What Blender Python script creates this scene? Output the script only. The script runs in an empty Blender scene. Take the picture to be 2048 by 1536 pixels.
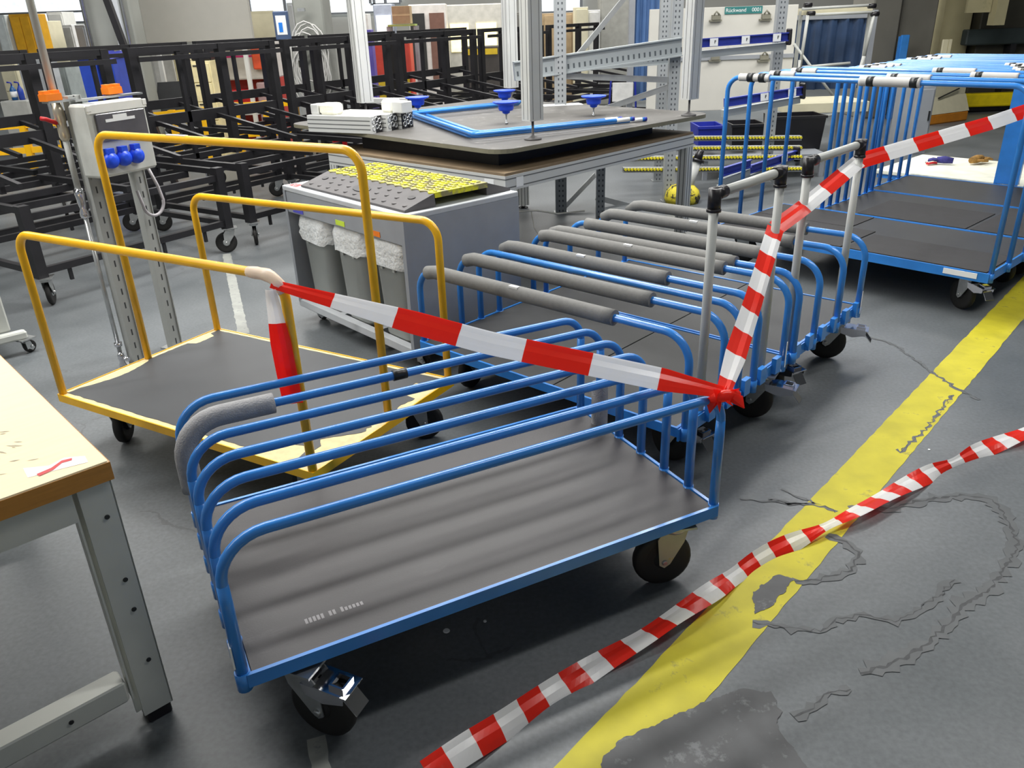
import bpy, math, random
from mathutils import Vector, Matrix
random.seed(7)
S = bpy.context.scene
COL = S.collection
PI = math.pi
# ---------------------------------------------------------------- camera
FPX = 1595.175; CAMZ = 1.8366; PITCH = 0.43251841; ROLL = -0.03468085
fw = Vector((0, math.cos(PITCH), -math.sin(PITCH)))
rt0 = Vector((1, 0, 0)); up0 = rt0.cross(fw)
rt = rt0*math.cos(ROLL) + up0*math.sin(ROLL)
up = -rt0*math.sin(ROLL) + up0*math.cos(ROLL)
CO = Vector((0, 0, CAMZ))
cd = bpy.data.cameras.new('camera'); cam = bpy.data.objects.new('camera', cd); COL.objects.link(cam)
cam.matrix_world = Matrix(((rt.x, up.x, -fw.x, CO.x), (rt.y, up.y, -fw.y, CO.y), (rt.z, up.z, -fw.z, CO.z), (0, 0, 0, 1)))
cd.sensor_width = 36; cd.lens = FPX/2048*36; cd.clip_start = .05; cd.clip_end = 200
S.camera = cam
# ---------------------------------------------------------------- world + exposure
S.view_settings.view_transform = 'Standard'; S.view_settings.look = 'None'
S.view_settings.gamma = 1; S.view_settings.use_curve_mapping = False
S.view_settings.exposure = 0.0
w = bpy.data.worlds.new('world'); S.world = w; w.use_nodes = True
w.node_tree.nodes['Background'].inputs[0].default_value = (.86, .93, 1, 1)
w.node_tree.nodes['Background'].inputs[1].default_value = .26
# ---------------------------------------------------------------- hall lights: rows of tubes under the roof
def area(name, loc, sx, sy, power, col=(1, .985, .95), rotz=0, rot=None):
    l = bpy.data.lights.new(name, 'AREA'); l.shape = 'RECTANGLE'; l.size = sx; l.size_y = sy
    l.energy = power; l.color = col
    o = bpy.data.objects.new(name, l); COL.objects.link(o); o.location = loc
    o.rotation_euler = rot if rot else (0, 0, rotz)
    return o
YAWG = math.radians(-47.5)
LYAW = math.radians(28)
area('tube_row_light', (-.9, 5.4, 4.4), .3, 6, 300, rotz=LYAW-PI/2)
area('tube_row_light', (2.6, 8.6, 4.6), .3, 9, 380, rotz=LYAW-PI/2)
area('tube_row_light', (-4.6, 9.4, 4.6), .3, 9, 380, rotz=LYAW-PI/2)
area('tube_row_light', (-5.6, 1.8, 4.4), .3, 7, 260, rotz=LYAW-PI/2)
area('tube_row_light', (3.6, 3.6, 4.6), .3, 6, 150, rotz=LYAW-PI/2)
area('tube_row_light', (0, 17, 5.2), 16, 3, 1300)

def at(px, py, Y):
    "world point at depth Y (metres in front of the camera foot) on the sight line of a photo pixel"
    d = fw*FPX + rt*(px-1024) - up*(py-768)
    return CO + d*(Y/d.y)
def gz(px, py, z=0.0):
    "world point at height z on the sight line of a photo pixel"
    d = fw*FPX + rt*(px-1024) - up*(py-768)
    return CO + d*((z-CAMZ)/d.z)
# ---------------------------------------------------------------- materials
def lin(c):
    r = []
    for v in c:
        v = v/255.0
        r.append(v/12.92 if v <= .04045 else ((v+.055)/1.055)**2.4)
    return tuple(r)
MATS = {}
def mat(name, rgb, rough=.5, metal=0, var=.12, scale=8, bump=0, bscale=60, spots=None, spotamt=.55, trans=0, coat=0, stretch=None, emit=0, spotscale=14):
    if name in MATS: return MATS[name]
    m = bpy.data.materials.new(name); m.use_nodes = True; nt = m.node_tree; N = nt.nodes; Lk = nt.links
    b = N['Principled BSDF']; b.inputs['Roughness'].default_value = rough; b.inputs['Metallic'].default_value = metal
    if coat: b.inputs['Coat Weight'].default_value = coat; b.inputs['Coat Roughness'].default_value = .15
    if trans: b.inputs['Alpha'].default_value = 1-trans
    tc = N.new('ShaderNodeTexCoord'); mp = N.new('ShaderNodeMapping'); Lk.new(tc.outputs['Object'], mp.inputs[0])
    if stretch: mp.inputs['Scale'].default_value = stretch
    n = N.new('ShaderNodeTexNoise'); n.inputs['Scale'].default_value = scale; n.inputs['Detail'].default_value = 6
    Lk.new(mp.outputs[0], n.inputs['Vector'])
    c = lin(rgb); cr = N.new('ShaderNodeValToRGB')
    cr.color_ramp.elements[0].position = .3; cr.color_ramp.elements[1].position = .7
    cr.color_ramp.elements[0].color = (*[max(0, v*(1-var)) for v in c], 1)
    cr.color_ramp.elements[1].color = (*[min(1, v*(1+var)) for v in c], 1)
    Lk.new(n.outputs['Fac'], cr.inputs[0]); last = cr.outputs[0]
    if spots:
        n2 = N.new('ShaderNodeTexNoise'); n2.inputs['Scale'].default_value = spotscale; n2.inputs['Detail'].default_value = 8; n2.inputs['Roughness'].default_value = .7
        Lk.new(mp.outputs[0], n2.inputs['Vector'])
        r2 = N.new('ShaderNodeValToRGB'); r2.color_ramp.elements[0].position = spotamt; r2.color_ramp.elements[1].position = spotamt+.08
        Lk.new(n2.outputs['Fac'], r2.inputs[0]); mx = N.new('ShaderNodeMix'); mx.data_type = 'RGBA'
        Lk.new(r2.outputs[0], mx.inputs[0]); Lk.new(last, mx.inputs[6]); mx.inputs[7].default_value = (*lin(spots), 1); last = mx.outputs[2]
    Lk.new(last, b.inputs['Base Color'])
    if emit:
        Lk.new(last, b.inputs['Emission Color']); b.inputs['Emission Strength'].default_value = emit
    if bump:
        n3 = N.new('ShaderNodeTexNoise'); n3.inputs['Scale'].default_value = bscale; Lk.new(mp.outputs[0], n3.inputs['Vector'])
        bp = N.new('ShaderNodeBump'); bp.inputs['Strength'].default_value = bump; bp.inputs['Distance'].default_value = .01
        Lk.new(n3.outputs['Fac'], bp.inputs['Height']); Lk.new(bp.outputs[0], b.inputs['Normal'])
    MATS[name] = m; return m
BLUE = mat('blue_paint', (50, 130, 212), .3, var=.1, coat=.3, spots=(40, 108, 184), spotamt=.69)
DBLUE = mat('dark_blue_plastic', (26, 40, 150), .45)
YEL = mat('yellow_paint', (246, 186, 12), .35, var=.1, coat=.2, spots=(150, 110, 40), spotamt=.72, spotscale=30)
DECK = mat('brown_film_plywood', (62, 60, 62), .5, var=.12, scale=5, spots=(72, 70, 72), spotamt=.6, spotscale=5, stretch=(.6, 2.2, 1), bump=.08, bscale=220)
DECK2 = mat('grey_film_plywood', (46, 47, 48), .5, var=.1, scale=5, spots=(54, 55, 56), spotamt=.6, spotscale=7, bump=.08, bscale=220)
CHIP = mat('bare_plywood', (214, 196, 148), .7, var=.12, scale=30)
MATT = mat('black_rubber_mat', (48, 47, 48), .75, var=.12, scale=12, bump=.2, bscale=180)
RUB = mat('black_rubber', (16, 16, 17), .7, var=.2)
RUBG = mat('tyre_rubber', (26, 25, 24), .6, var=.2)
ZINC = mat('zinc_plated_steel', (190, 192, 192), .32, metal=.85, var=.12, scale=20)
CHROME = mat('bright_steel', (225, 225, 230), .15, metal=1, var=.05)
ALU = mat('anodised_aluminium', (212, 213, 210), .45, metal=.2, var=.05, scale=3)
ALUD = mat('aluminium_groove', (112, 114, 114), .6, metal=.2)
GPAINT = mat('grey_steel_paint', (150, 154, 160), .45, var=.05, spots=(166, 168, 168), spotamt=.72)
GPAINTL = mat('light_grey_paint', (190, 194, 198), .45, var=.05)
BINC = mat('grey_bin_plastic', (156, 160, 157), .5, var=.05)
BAG = mat('white_bin_bag', (225, 228, 228), .35, var=.1, scale=30, bump=.9, bscale=40)
FOAM = mat('grey_pipe_foam', (124, 124, 122), .95, var=.06, scale=60, bump=.15, bscale=400)
FOAML = mat('light_grey_pipe_foam', (160, 160, 162), .9, var=.08, scale=40, bump=.3, bscale=200)
FOAMW = mat('white_pipe_foam', (196, 195, 192), .9, var=.05)
TAPEK = mat('black_adhesive_tape', (26, 30, 32), .4)
WTUBE = mat('grey_plastic_pipe', (180, 182, 178), .4, var=.04)
BLKP = mat('black_plastic', (24, 22, 26), .35)
BLK = mat('black_steel_paint', (30, 29, 32), .42, var=.25)
BENCH = mat('beech_worktop', (236, 216, 176), .45, var=.05, scale=6, stretch=(1, 14, 1), spots=(206, 184, 146), spotamt=.72, spotscale=9)
BENCHE = mat('beech_edge', (176, 122, 52), .5, var=.14, scale=10, stretch=(1, 1, 10))
CREAMG = mat('grey_cream_paint', (188, 190, 184), .45, var=.04, spots=(160, 162, 158), spotamt=.73)
CREAM = mat('cream_paint', (212, 206, 178), .5, var=.05)
WHITE = mat('white_paint', (228, 228, 222), .5, var=.04)
PAPER = mat('white_paper', (236, 238, 238), .6, var=.03)
RED = mat('red_tape_film', (244, 62, 46), .25, var=.05, trans=.04)
WTAPE = mat('white_tape_film', (254, 254, 254), .25, var=.03, trans=.06)
REDP = mat('red_plastic', (196, 28, 34), .4)
ORANGE = mat('orange_plastic', (248, 130, 24), .45)
SOCK = mat('blue_socket_plastic', (28, 78, 226), .35)
SCREW = mat('dark_screw', (52, 54, 56), .4, metal=.5)
YLINE = mat('yellow_floor_paint', (192, 182, 40), .6, var=.14, scale=7, spots=(146, 138, 66), spotamt=.60, spotscale=7)
WLINE = mat('worn_white_floor_paint', (150, 152, 147), .6, var=.12, scale=10, spots=(124, 128, 128), spotamt=.58, spotscale=18)
CRACK = mat('floor_crack_dirt', (68, 70, 72), .7, var=.25, scale=30)
HALO = mat('floor_dirt_halo', (88, 91, 93), .5, var=.12, scale=10)
STAIN = mat('floor_bare_patch', (82, 83, 85), .6, var=.2, scale=9, spots=(112, 114, 116), spotamt=.56, spotscale=12)
CONC = mat('grey_column_paint', (140, 142, 136), .7, var=.08, scale=3)
CONCB = mat('brown_grey_column', (112, 110, 102), .7, var=.08, scale=3)
CREAMC = mat('yellowed_cream_column', (176, 168, 132), .7, var=.12, scale=2, spots=(150, 146, 116), spotamt=.62, spotscale=3)
PANEL = mat('light_grey_panel', (178, 176, 168), .6, var=.02)
PLATE = mat('scuffed_grey_board', (84, 82, 79), .55, var=.1, scale=6, spots=(116, 114, 110), spotamt=.58, spotscale=8)
PLATEE = mat('board_edge', (128, 124, 104), .6, var=.1)
CURT = mat('blue_plastic_film', (84, 116, 164), .25, var=.22, scale=5, spots=(128, 158, 194), spotamt=.66, spotscale=6, stretch=(1, 1, .4))
BLUEB = mat('blue_bin_plastic', (38, 68, 168), .4)
DGREEN = mat('dark_green_paint', (34, 58, 52), .5)
DARKM = mat('dark_machine_paint', (64, 62, 52), .6, var=.2, scale=3)
DARKT = mat('dark_teal_paint', (48, 58, 58), .6, var=.1)
LYEL = mat('bright_yellow_beam', (240, 214, 10), .5)
WOOD = mat('pale_wood', (214, 186, 138), .6, var=.08)
BROWN = mat('cardboard', (164, 142, 110), .8)
TEAL = mat('teal_sign', (52, 122, 120), .5)
RACKW = mat('rack_white', (206, 206, 204), .5)
LIT = mat('lit_cabinet', (255, 232, 160), .5, emit=1.6)
LITW = mat('lit_window', (235, 242, 250), .5, emit=1.1)
WALLM = mat('hall_wall_paint', (200, 200, 194), .8, var=.05, scale=.6)
CEILM = mat('hall_ceiling_sheet', (150, 152, 152), .8)
GLOVE = mat('leather_glove', (150, 112, 52), .8, var=.3, scale=30, bump=.5)
GLOVEB = mat('blue_glove_fabric', (52, 50, 120), .8, var=.3, scale=30)
def film(m, rgb):
    nt = m.node_tree; N = nt.nodes; Lk = nt.links; b = N['Principled BSDF']; out = [n for n in N if n.type == 'OUTPUT_MATERIAL'][0]
    t = N.new('ShaderNodeBsdfTranslucent'); t.inputs[0].default_value = (*lin(rgb), 1); mx = N.new('ShaderNodeMixShader'); mx.inputs[0].default_value = .5
    Lk.new(b.outputs[0], mx.inputs[1]); Lk.new(t.outputs[0], mx.inputs[2]); Lk.new(mx.outputs[0], out.inputs[0])
film(RED, (255, 50, 30)); film(WTAPE, (255, 255, 255))
FORKY = mat('yellow_smeared_zinc', (182, 178, 156), .45, metal=.2, spots=(190, 178, 50), spotamt=.60, spotscale=12)

def pattern_mat(name, base, dark, kind):
    "perforated / ribbed steel and the cable ramp: the pattern is in the surface"
    m = bpy.data.materials.new(name); m.use_nodes = True; nt = m.node_tree; N = nt.nodes; Lk = nt.links
    b = N['Principled BSDF']; b.inputs['Roughness'].default_value = .5; b.inputs['Metallic'].default_value = .15
    tc = N.new('ShaderNodeTexCoord'); sp = N.new('ShaderNodeSeparateXYZ'); Lk.new(tc.outputs['Object'], sp.inputs[0])
    def M(op, a, c=None):
        q = N.new('ShaderNodeMath'); q.operation = op
        for i, v in enumerate((a, c)):
            if v is None: continue
            if isinstance(v, (int, float)): q.inputs[i].default_value = v
            else: Lk.new(v, q.inputs[i])
        return q.outputs[0]
    X, Y, Z = sp.outputs
    if kind == 'holes':       # column of small holes along z
        f = M('LESS_THAN', M('ABSOLUTE', M('SUBTRACT', M('FRACT', M('MULTIPLY', Z, 20)), .5)), .2)
        g = M('LESS_THAN', M('ABSOLUTE', M('SUBTRACT', M('ABSOLUTE', X), .018)), .006)
        k = M('MULTIPLY', f, g)
    elif kind == 'slots':     # long slots along z in the middle
        f = M('LESS_THAN', M('ABSOLUTE', M('SUBTRACT', M('FRACT', M('MULTIPLY', Z, 12)), .5)), .22)
        g = M('LESS_THAN', M('ABSOLUTE', X), .005)
        k = M('MULTIPLY', f, g)
    elif kind == 'beam':      # row of slots along x
        f = M('LESS_THAN', M('ABSOLUTE', M('SUBTRACT', M('FRACT', M('MULTIPLY', X, 18)), .5)), .16)
        g = M('LESS_THAN', M('ABSOLUTE', M('SUBTRACT', Z, .06)), .022)
        k = M('MULTIPLY', f, g)
    cr = N.new('ShaderNodeMix'); cr.data_type = 'RGBA'; Lk.new(k, cr.inputs[0])
    cr.inputs[6].default_value = (*lin(base), 1); cr.inputs[7].default_value = (*lin(dark), 1)
    Lk.new(cr.outputs[2], b.inputs['Base Color']); return m
PERF = pattern_mat('perforated_upright', (160, 164, 166), (70, 74, 78), 'holes')
STRUT = pattern_mat('slotted_strut', (168, 170, 167), (60, 62, 62), 'slots')
BEAMP = pattern_mat('slotted_beam', (160, 166, 168), (84, 90, 94), 'beam')

# ---------------------------------------------------------------- mesh collector
class G:
    def __init__(s): s.v = []; s.f = []; s.m = []; s.sm = []
    def add(s, vs, fs, mi=0, smooth=False):
        o = len(s.v); s.v += [tuple(v) for v in vs]
        for f in fs: s.f.append(tuple(i+o for i in f)); s.m.append(mi); s.sm.append(smooth)
        return s
    def box(s, a, b, mi=0, R=None, o=(0, 0, 0)):
        x0, y0, z0 = a; x1, y1, z1 = b
        vs = [Vector(p) for p in ((x0,y0,z0),(x1,y0,z0),(x1,y1,z0),(x0,y1,z0),(x0,y0,z1),(x1,y0,z1),(x1,y1,z1),(x0,y1,z1))]
        if R is not None: vs = [R @ v for v in vs]
        vs = [v+Vector(o) for v in vs]
        return s.add(vs, [(0,3,2,1),(4,5,6,7),(0,1,5,4),(1,2,6,5),(2,3,7,6),(3,0,4,7)], mi)
    def bbox(s, a, b, r=.004, mi=0):
        "box with chamfered vertical and top edges"
        x0, y0, z0 = a; x1, y1, z1 = b
        pr = [(x0+r,y0),(x1-r,y0),(x1,y0+r),(x1,y1-r),(x1-r,y1),(x0+r,y1),(x0,y1-r),(x0,y0+r)]
        cx, cy = (x0+x1)/2, (y0+y1)/2
        def sh(p, d): return (p[0]+(d if p[0] < cx else -d), p[1]+(d if p[1] < cy else -d))
        rings = [[(*sh(p, r*.6), z0) for p in pr], [(*p, z0+r) for p in pr], [(*p, z1-r) for p in pr], [(*sh(p, r*.6), z1) for p in pr]]
        return s.rings(rings, mi, True, False)
    def rings(s, rings, mi=0, caps=True, smooth=True, closed=False):
        n = len(rings[0]); vs = [p for r in rings for p in r]; fs = []
        K = len(rings)
        for k in range(K if closed else K-1):
            k2 = (k+1) % K
            for i in range(n):
                j = (i+1) % n; fs.append((k*n+i, k*n+j, k2*n+j, k2*n+i))
        s.add(vs, fs, mi, smooth)
        if caps and not closed:
            o = len(s.v)-K*n
            s.f.append(tuple(o+i for i in reversed(range(n)))); s.m.append(mi); s.sm.append(False)
            s.f.append(tuple(o+(K-1)*n+i for i in range(n))); s.m.append(mi); s.sm.append(False)
        return s
    def tube(s, pts, r, seg=12, mi=0, caps=True, closed=False):
        pts = [Vector(p) for p in pts]; rs = r if isinstance(r, (list, tuple)) else [r]*len(pts)
        n = len(pts); T = []
        for i in range(n):
            a = pts[i-1] if (i > 0 or closed) else pts[i]; b = pts[(i+1) % n] if (i < n-1 or closed) else pts[i]
            T.append((b-a).normalized())
        ref = Vector((0, 0, 1)) if abs(T[0].z) < .9 else Vector((1, 0, 0))
        u = (ref - T[0]*ref.dot(T[0])).normalized(); rings = []
        for i in range(n):
            u = (u - T[i]*u.dot(T[i])).normalized(); v = T[i].cross(u)
            rings.append([pts[i] + (u*math.cos(2*PI*k/seg) + v*math.sin(2*PI*k/seg))*rs[i] for k in range(seg)])
        return s.rings(rings, mi, caps, True, closed)
    def bar(s, a, b, w, h=None, mi=0):
        "square bar between two points"
        a = Vector(a); b = Vector(b); h = h or w; t = (b-a).normalized()
        ref = Vector((0, 0, 1)) if abs(t.z) < .95 else Vector((1, 0, 0))
        u = t.cross(ref).normalized(); v = u.cross(t)
        rr = []
        for p in (a, b): rr.append([p+u*w/2*i+v*h/2*j for i, j in ((-1,-1),(1,-1),(1,1),(-1,1))])
        return s.rings(rr, mi, True, False)
    def lathe(s, prof, c=(0,0,0), seg=24, mi=0, axis='z', R=None):
        rings = []
        for r, z in prof:
            ring = []
            for k in range(seg):
                a = 2*PI*k/seg; p = Vector((r*math.cos(a), r*math.sin(a), z))
                if R is not None: p = R @ p
                ring.append(p+Vector(c))
            rings.append(ring)
        return s.rings(rings, mi, True, True)
    def prism(s, poly, z0, z1, mi=0, R=None, o=(0,0,0)):
        rr = []
        for z in (z0, z1):
            ring = [Vector((x, y, z)) for x, y in poly]
            if R is not None: ring = [R @ p for p in ring]
            rr.append([p+Vector(o) for p in ring])
        return s.rings(rr, mi, True, False)
    def build(s, name, mats, parent=None, **kw):
        me = bpy.data.meshes.new(name); me.from_pydata([tuple(v) for v in s.v], [], s.f)
        if not isinstance(mats, (list, tuple)): mats = [mats]
        for m in mats: me.materials.append(m)
        me.polygons.foreach_set('material_index', s.m); me.polygons.foreach_set('use_smooth', s.sm)
        me.validate(); me.update()
        o = bpy.data.objects.new(name, me); COL.objects.link(o)
        if parent is not None: o.parent = parent
        for k, v in kw.items(): o[k] = v
        return o
def thing(name, label, cat, loc=(0, 0, 0), yaw=0, group=None):
    o = bpy.data.objects.new(name, None); COL.objects.link(o); o.empty_display_size = .1
    o.location = loc; o.rotation_euler = (0, 0, yaw); o['label'] = label; o['category'] = cat
    if group: o['group'] = group
    return o
def tag(o, label, cat, group=None):
    o['label'] = label; o['category'] = cat
    if group: o['group'] = group
    return o
def place(o, loc, yaw=0): o.location = loc; o.rotation_euler = (0, 0, yaw); return o
def dup(root, loc, yaw, label, group=None):
    r = root.copy(); COL.objects.link(r); r.location = loc; r.rotation_euler = (0, 0, yaw); r['label'] = label
    if group: r['group'] = group
    for ch in list(root.children):
        c = ch.copy(); COL.objects.link(c); c.parent = r
        for g in list(ch.children):
            d = g.copy(); COL.objects.link(d); d.parent = c
    return r
def arc(c, r, a0, a1, n, plane):
    "points on an arc; plane gives the two unit axes"
    u, v = plane; return [Vector(c)+u*math.cos(a0+(a1-a0)*i/n)*r+v*math.sin(a0+(a1-a0)*i/n)*r for i in range(n+1)]
def hoop_path(x0, x1, y, z0, z1, r, r2=None):
    r2 = r2 or r
    X = Vector((1,0,0)); Z = Vector((0,0,1))
    return ([Vector((x0,y,z0))] + arc((x0+r,y,z1-r), r, PI, PI/2, 8, (X,Z)) + arc((x1-r2,y,z1-r2), r2, PI/2, 0, 8, (X,Z)) + [Vector((x1,y,z0))])
def sub_path(path, s0, s1, n=14):
    "part of a path between two arc lengths"
    L = [0]
    for i in range(1, len(path)): L.append(L[-1]+(path[i]-path[i-1]).length)
    out = []
    for k in range(n+1):
        s = s0+(s1-s0)*k/n
        for i in range(1, len(path)):
            if s <= L[i] or i == len(path)-1:
                t = (s-L[i-1])/(L[i]-L[i-1]); out.append(path[i-1].lerp(path[i], t)); break
    return out
def text(s, name, size, m, parent, loc, rot, ext=.0008):
    c = bpy.data.curves.new(name, 'FONT'); c.body = s; c.size = size; c.extrude = ext; c.align_x = 'CENTER'; c.align_y = 'CENTER'
    o = bpy.data.objects.new(name, c); COL.objects.link(o); c.materials.append(m); o.parent = parent
    o.location = loc; o.rotation_euler = rot; return o

# ---------------------------------------------------------------- floor
def floor_mat():
    m = bpy.data.materials.new('grey_sealed_concrete'); m.use_nodes = True; nt = m.node_tree; N = nt.nodes; Lk = nt.links
    b = N['Principled BSDF']
    tc = N.new('ShaderNodeTexCoord')
    n1 = N.new('ShaderNodeTexNoise'); n1.inputs['Scale'].default_value = .9; n1.inputs['Detail'].default_value = 8; n1.inputs['Roughness'].default_value = .6
    n2 = N.new('ShaderNodeTexNoise'); n2.inputs['Scale'].default_value = 60; n2.inputs['Detail'].default_value = 4
    Lk.new(tc.outputs['Object'], n1.inputs['Vector']); Lk.new(tc.outputs['Object'], n2.inputs['Vector'])
    r = N.new('ShaderNodeValToRGB'); e = r.color_ramp.elements
    e[0].position = .3; e[0].color = (*lin((86, 91, 94)), 1); e[1].position = .7; e[1].color = (*lin((112, 116, 119)), 1)
    Lk.new(n1.outputs['Fac'], r.inputs[0])
    r2 = N.new('ShaderNodeValToRGB'); e = r2.color_ramp.elements
    e[0].position = .25; e[0].color = (.8, .8, .8, 1); e[1].position = .75; e[1].color = (1.12, 1.12, 1.12, 1)
    Lk.new(n2.outputs['Fac'], r2.inputs[0])
    mx = N.new('ShaderNodeMix'); mx.data_type = 'RGBA'; mx.blend_type = 'MULTIPLY'; mx.inputs[0].default_value = 1
    Lk.new(r.outputs[0], mx.inputs[6]); Lk.new(r2.outputs[0], mx.inputs[7])
    # fine crack network, only where a large noise allows it
    v = N.new('ShaderNodeTexVoronoi'); v.feature = 'DISTANCE_TO_EDGE'; v.inputs['Scale'].default_value = 1.1
    wn = N.new('ShaderNodeTexNoise'); wn.inputs['Scale'].default_value = 3; wn.inputs['Detail'].default_value = 6
    Lk.new(tc.outputs['Object'], wn.inputs['Vector'])
    ad = N.new('ShaderNodeMix'); ad.data_type = 'VECTOR'; ad.inputs[0].default_value = .25
    Lk.new(tc.outputs['Object'], ad.inputs[4]); Lk.new(wn.outputs['Color'], ad.inputs[5]); Lk.new(ad.outputs[1], v.inputs['Vector'])
    lt = N.new('ShaderNodeMath'); lt.operation = 'LESS_THAN'; lt.inputs[1].default_value = .004; Lk.new(v.outputs['Distance'], lt.inputs[0])
    gt = N.new('ShaderNodeMath'); gt.operation = 'GREATER_THAN'; gt.inputs[1].default_value = .55; Lk.new(n1.outputs['Fac'], gt.inputs[0])
    mu = N.new('ShaderNodeMath'); mu.operation = 'MULTIPLY'; Lk.new(lt.outputs[0], mu.inputs[0]); Lk.new(gt.outputs[0], mu.inputs[1])
    mu2 = N.new('ShaderNodeMath'); mu2.operation = 'MULTIPLY'; Lk.new(mu.outputs[0], mu2.inputs[0]); mu2.inputs[1].default_value = .5
    m2 = N.new('ShaderNodeMix'); m2.data_type = 'RGBA'; Lk.new(mu2.outputs[0], m2.inputs[0]); Lk.new(mx.outputs[2], m2.inputs[6]); m2.inputs[7].default_value = (*lin((80, 80, 82)), 1)
    Lk.new(m2.outputs[2], b.inputs['Base Color'])
    rr = N.new('ShaderNodeMapRange'); rr.inputs[3].default_value = .3; rr.inputs[4].default_value = .5; Lk.new(n1.outputs['Fac'], rr.inputs[0]); Lk.new(rr.outputs[0], b.inputs['Roughness'])
    return m
FL = G().add([(-16,-3,0),(18,-3,0),(18,32,0),(-16,32,0)], [(0,1,2,3)]).build('floor', floor_mat()); FL['kind'] = 'structure'
def struct(name, g, m):
    o = g.build(name, m); o['kind'] = 'structure'; return o
struct('wall_back', G().box((-16, 26, 0), (18, 26.2, 6)), WALLM)
struct('wall_left', G().box((-16.2, -3, 0), (-16, 26, 6)), WALLM)
struct('wall_right', G().box((18, -3, 0), (18.2, 26, 6)), WALLM)
struct('ceiling', G().box((-16, -3, 6), (18, 26.2, 6.15)), CEILM)

def ribbon(path, w, z, jit=0, seed=1, step=.03, jitw=.0):
    "flat strip on the floor with ragged edges"
    rnd = random.Random(seed); P = [Vector((p[0], p[1], 0)) for p in path]; pts = []
    for i in range(len(P)-1):
        n = max(1, int((P[i+1]-P[i]).length/step))
        for k in range(n): pts.append(P[i].lerp(P[i+1], k/n))
    pts.append(P[-1]); vs = []; fs = []
    for i, p in enumerate(pts):
        a = pts[max(0, i-1)]; b = pts[min(len(pts)-1, i+1)]; t = (b-a).normalized(); nn = Vector((-t.y, t.x, 0))
        ww = w if not isinstance(w, (list, tuple)) else w[0]+(w[1]-w[0])*i/len(pts)
        ww = ww*(1+rnd.uniform(-jitw, jitw)); q = p+nn*rnd.uniform(-jit, jit)
        vs += [q+nn*ww/2+Vector((0,0,z)), q-nn*ww/2+Vector((0,0,z))]
    for i in range(len(pts)-1): fs.append((2*i, 2*i+1, 2*i+3, 2*i+2))
    return G().add(vs, fs)
# yellow line: from under the camera towards the right back
ya = Vector((.073, 1.511, 0)); yb = Vector((.346, 1.5, 0)); yd = (Vector((3.5, 5.12, 0))-Vector((.21, 1.505, 0))).normalized()
y0 = Vector((.205, 1.505, 0))-yd*1.4; y1 = y0+yd*13
tag(ribbon([y0, y1], .195, .0012, seed=3, step=.05, jitw=.03).build('floor_line', YLINE), 'wide worn yellow line painted across the grey floor', 'floor marking')
def wl(p, q, w, lab, seed):
    a = gz(*p); b = gz(*q); tag(ribbon([a, b], w, .001, seed=seed, jitw=.12).build('floor_line', WLINE), lab, 'floor marking', 'worn pale lines on the floor')
wl((453, 508), (487, 668), .07, 'pale worn floor line running under the yellow trolley', 4)
wl((632, 1475), (652, 1600), .05, 'short pale floor line beside the near wheel of the front blue trolley', 5)
def crack(pts, w, seed):
    P = [gz(*p) for p in pts]
    ribbon(P, w*3.2, .0019, jit=.012, seed=seed+50, step=.02, jitw=.6).build('dirt_halo', HALO, FL)
    ribbon(P, w*.55, .0022, jit=.008, seed=seed, step=.015, jitw=.75).build('crack', CRACK, FL)
crack([(1700,1020),(1790,1015),(1850,1000),(1930,990),(1985,1000),(2015,1040),(2035,1090),(2010,1140),(1975,1180),(1930,1205),(1895,1250),(1850,1290),(1800,1320),(1740,1345),(1720,1345)], .016, 11)
crack([(1505,1245),(1580,1258),(1650,1262),(1665,1240),(1730,1230),(1790,1245),(1830,1225),(1880,1190),(1910,1160)], .008, 12)
crack([(1700,1378),(1650,1392),(1625,1415),(1585,1432)], .008, 13)
crack([(1536,1000),(1600,1010),(1650,1012),(1672,1025)], .006, 14)
crack([(1655,1070),(1700,1090),(1720,1110),(1700,1140),(1640,1160),(1590,1165)], .012, 15)
crack([(1700,662),(1790,690),(1850,735),(1905,772),(1960,800)], .006, 16)
crack([(1905,790),(1850,860),(1800,905),(1790,900)], .004, 17)
crack([(1560,980),(1640,1010),(1480,1000)], .003, 18)
def stain(pts, seed, z=.0016):
    rnd = random.Random(seed); P = []
    for i in range(len(pts)):
        a = gz(*pts[i]); b = gz(*pts[(i+1) % len(pts)]); n = max(2, int((b-a).length/.009))
        for k in range(n):
            p = a.lerp(b, k/n); P.append(Vector((p.x+rnd.uniform(-.003, .003)+.004*math.sin(k*.5+i), p.y+rnd.uniform(-.003, .003)+.004*math.cos(k*.4+i*2), z)))
    G().add(P, [tuple(range(len(P)))]).build('stain', STAIN, FL)
stain([(1195,1560),(1205,1510),(1260,1470),(1310,1455),(1350,1430),(1410,1405),(1480,1380),(1540,1385),(1560,1420),(1555,1455),(1590,1500),(1640,1570)], 21, .0026)
stain([(1505,1190),(1520,1170),(1560,1150),(1590,1160),(1560,1190),(1540,1215),(1510,1230)], 22, .0026)
for p, r in (((893,1262), .012), ((970,1243), .006), ((1858,900), .006)):
    c_ = gz(*p); G().lathe([(r, 0), (r*.8, .003)], (c_.x, c_.y, .0005), 9).build('paint_speck', PAPER, FL)

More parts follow.
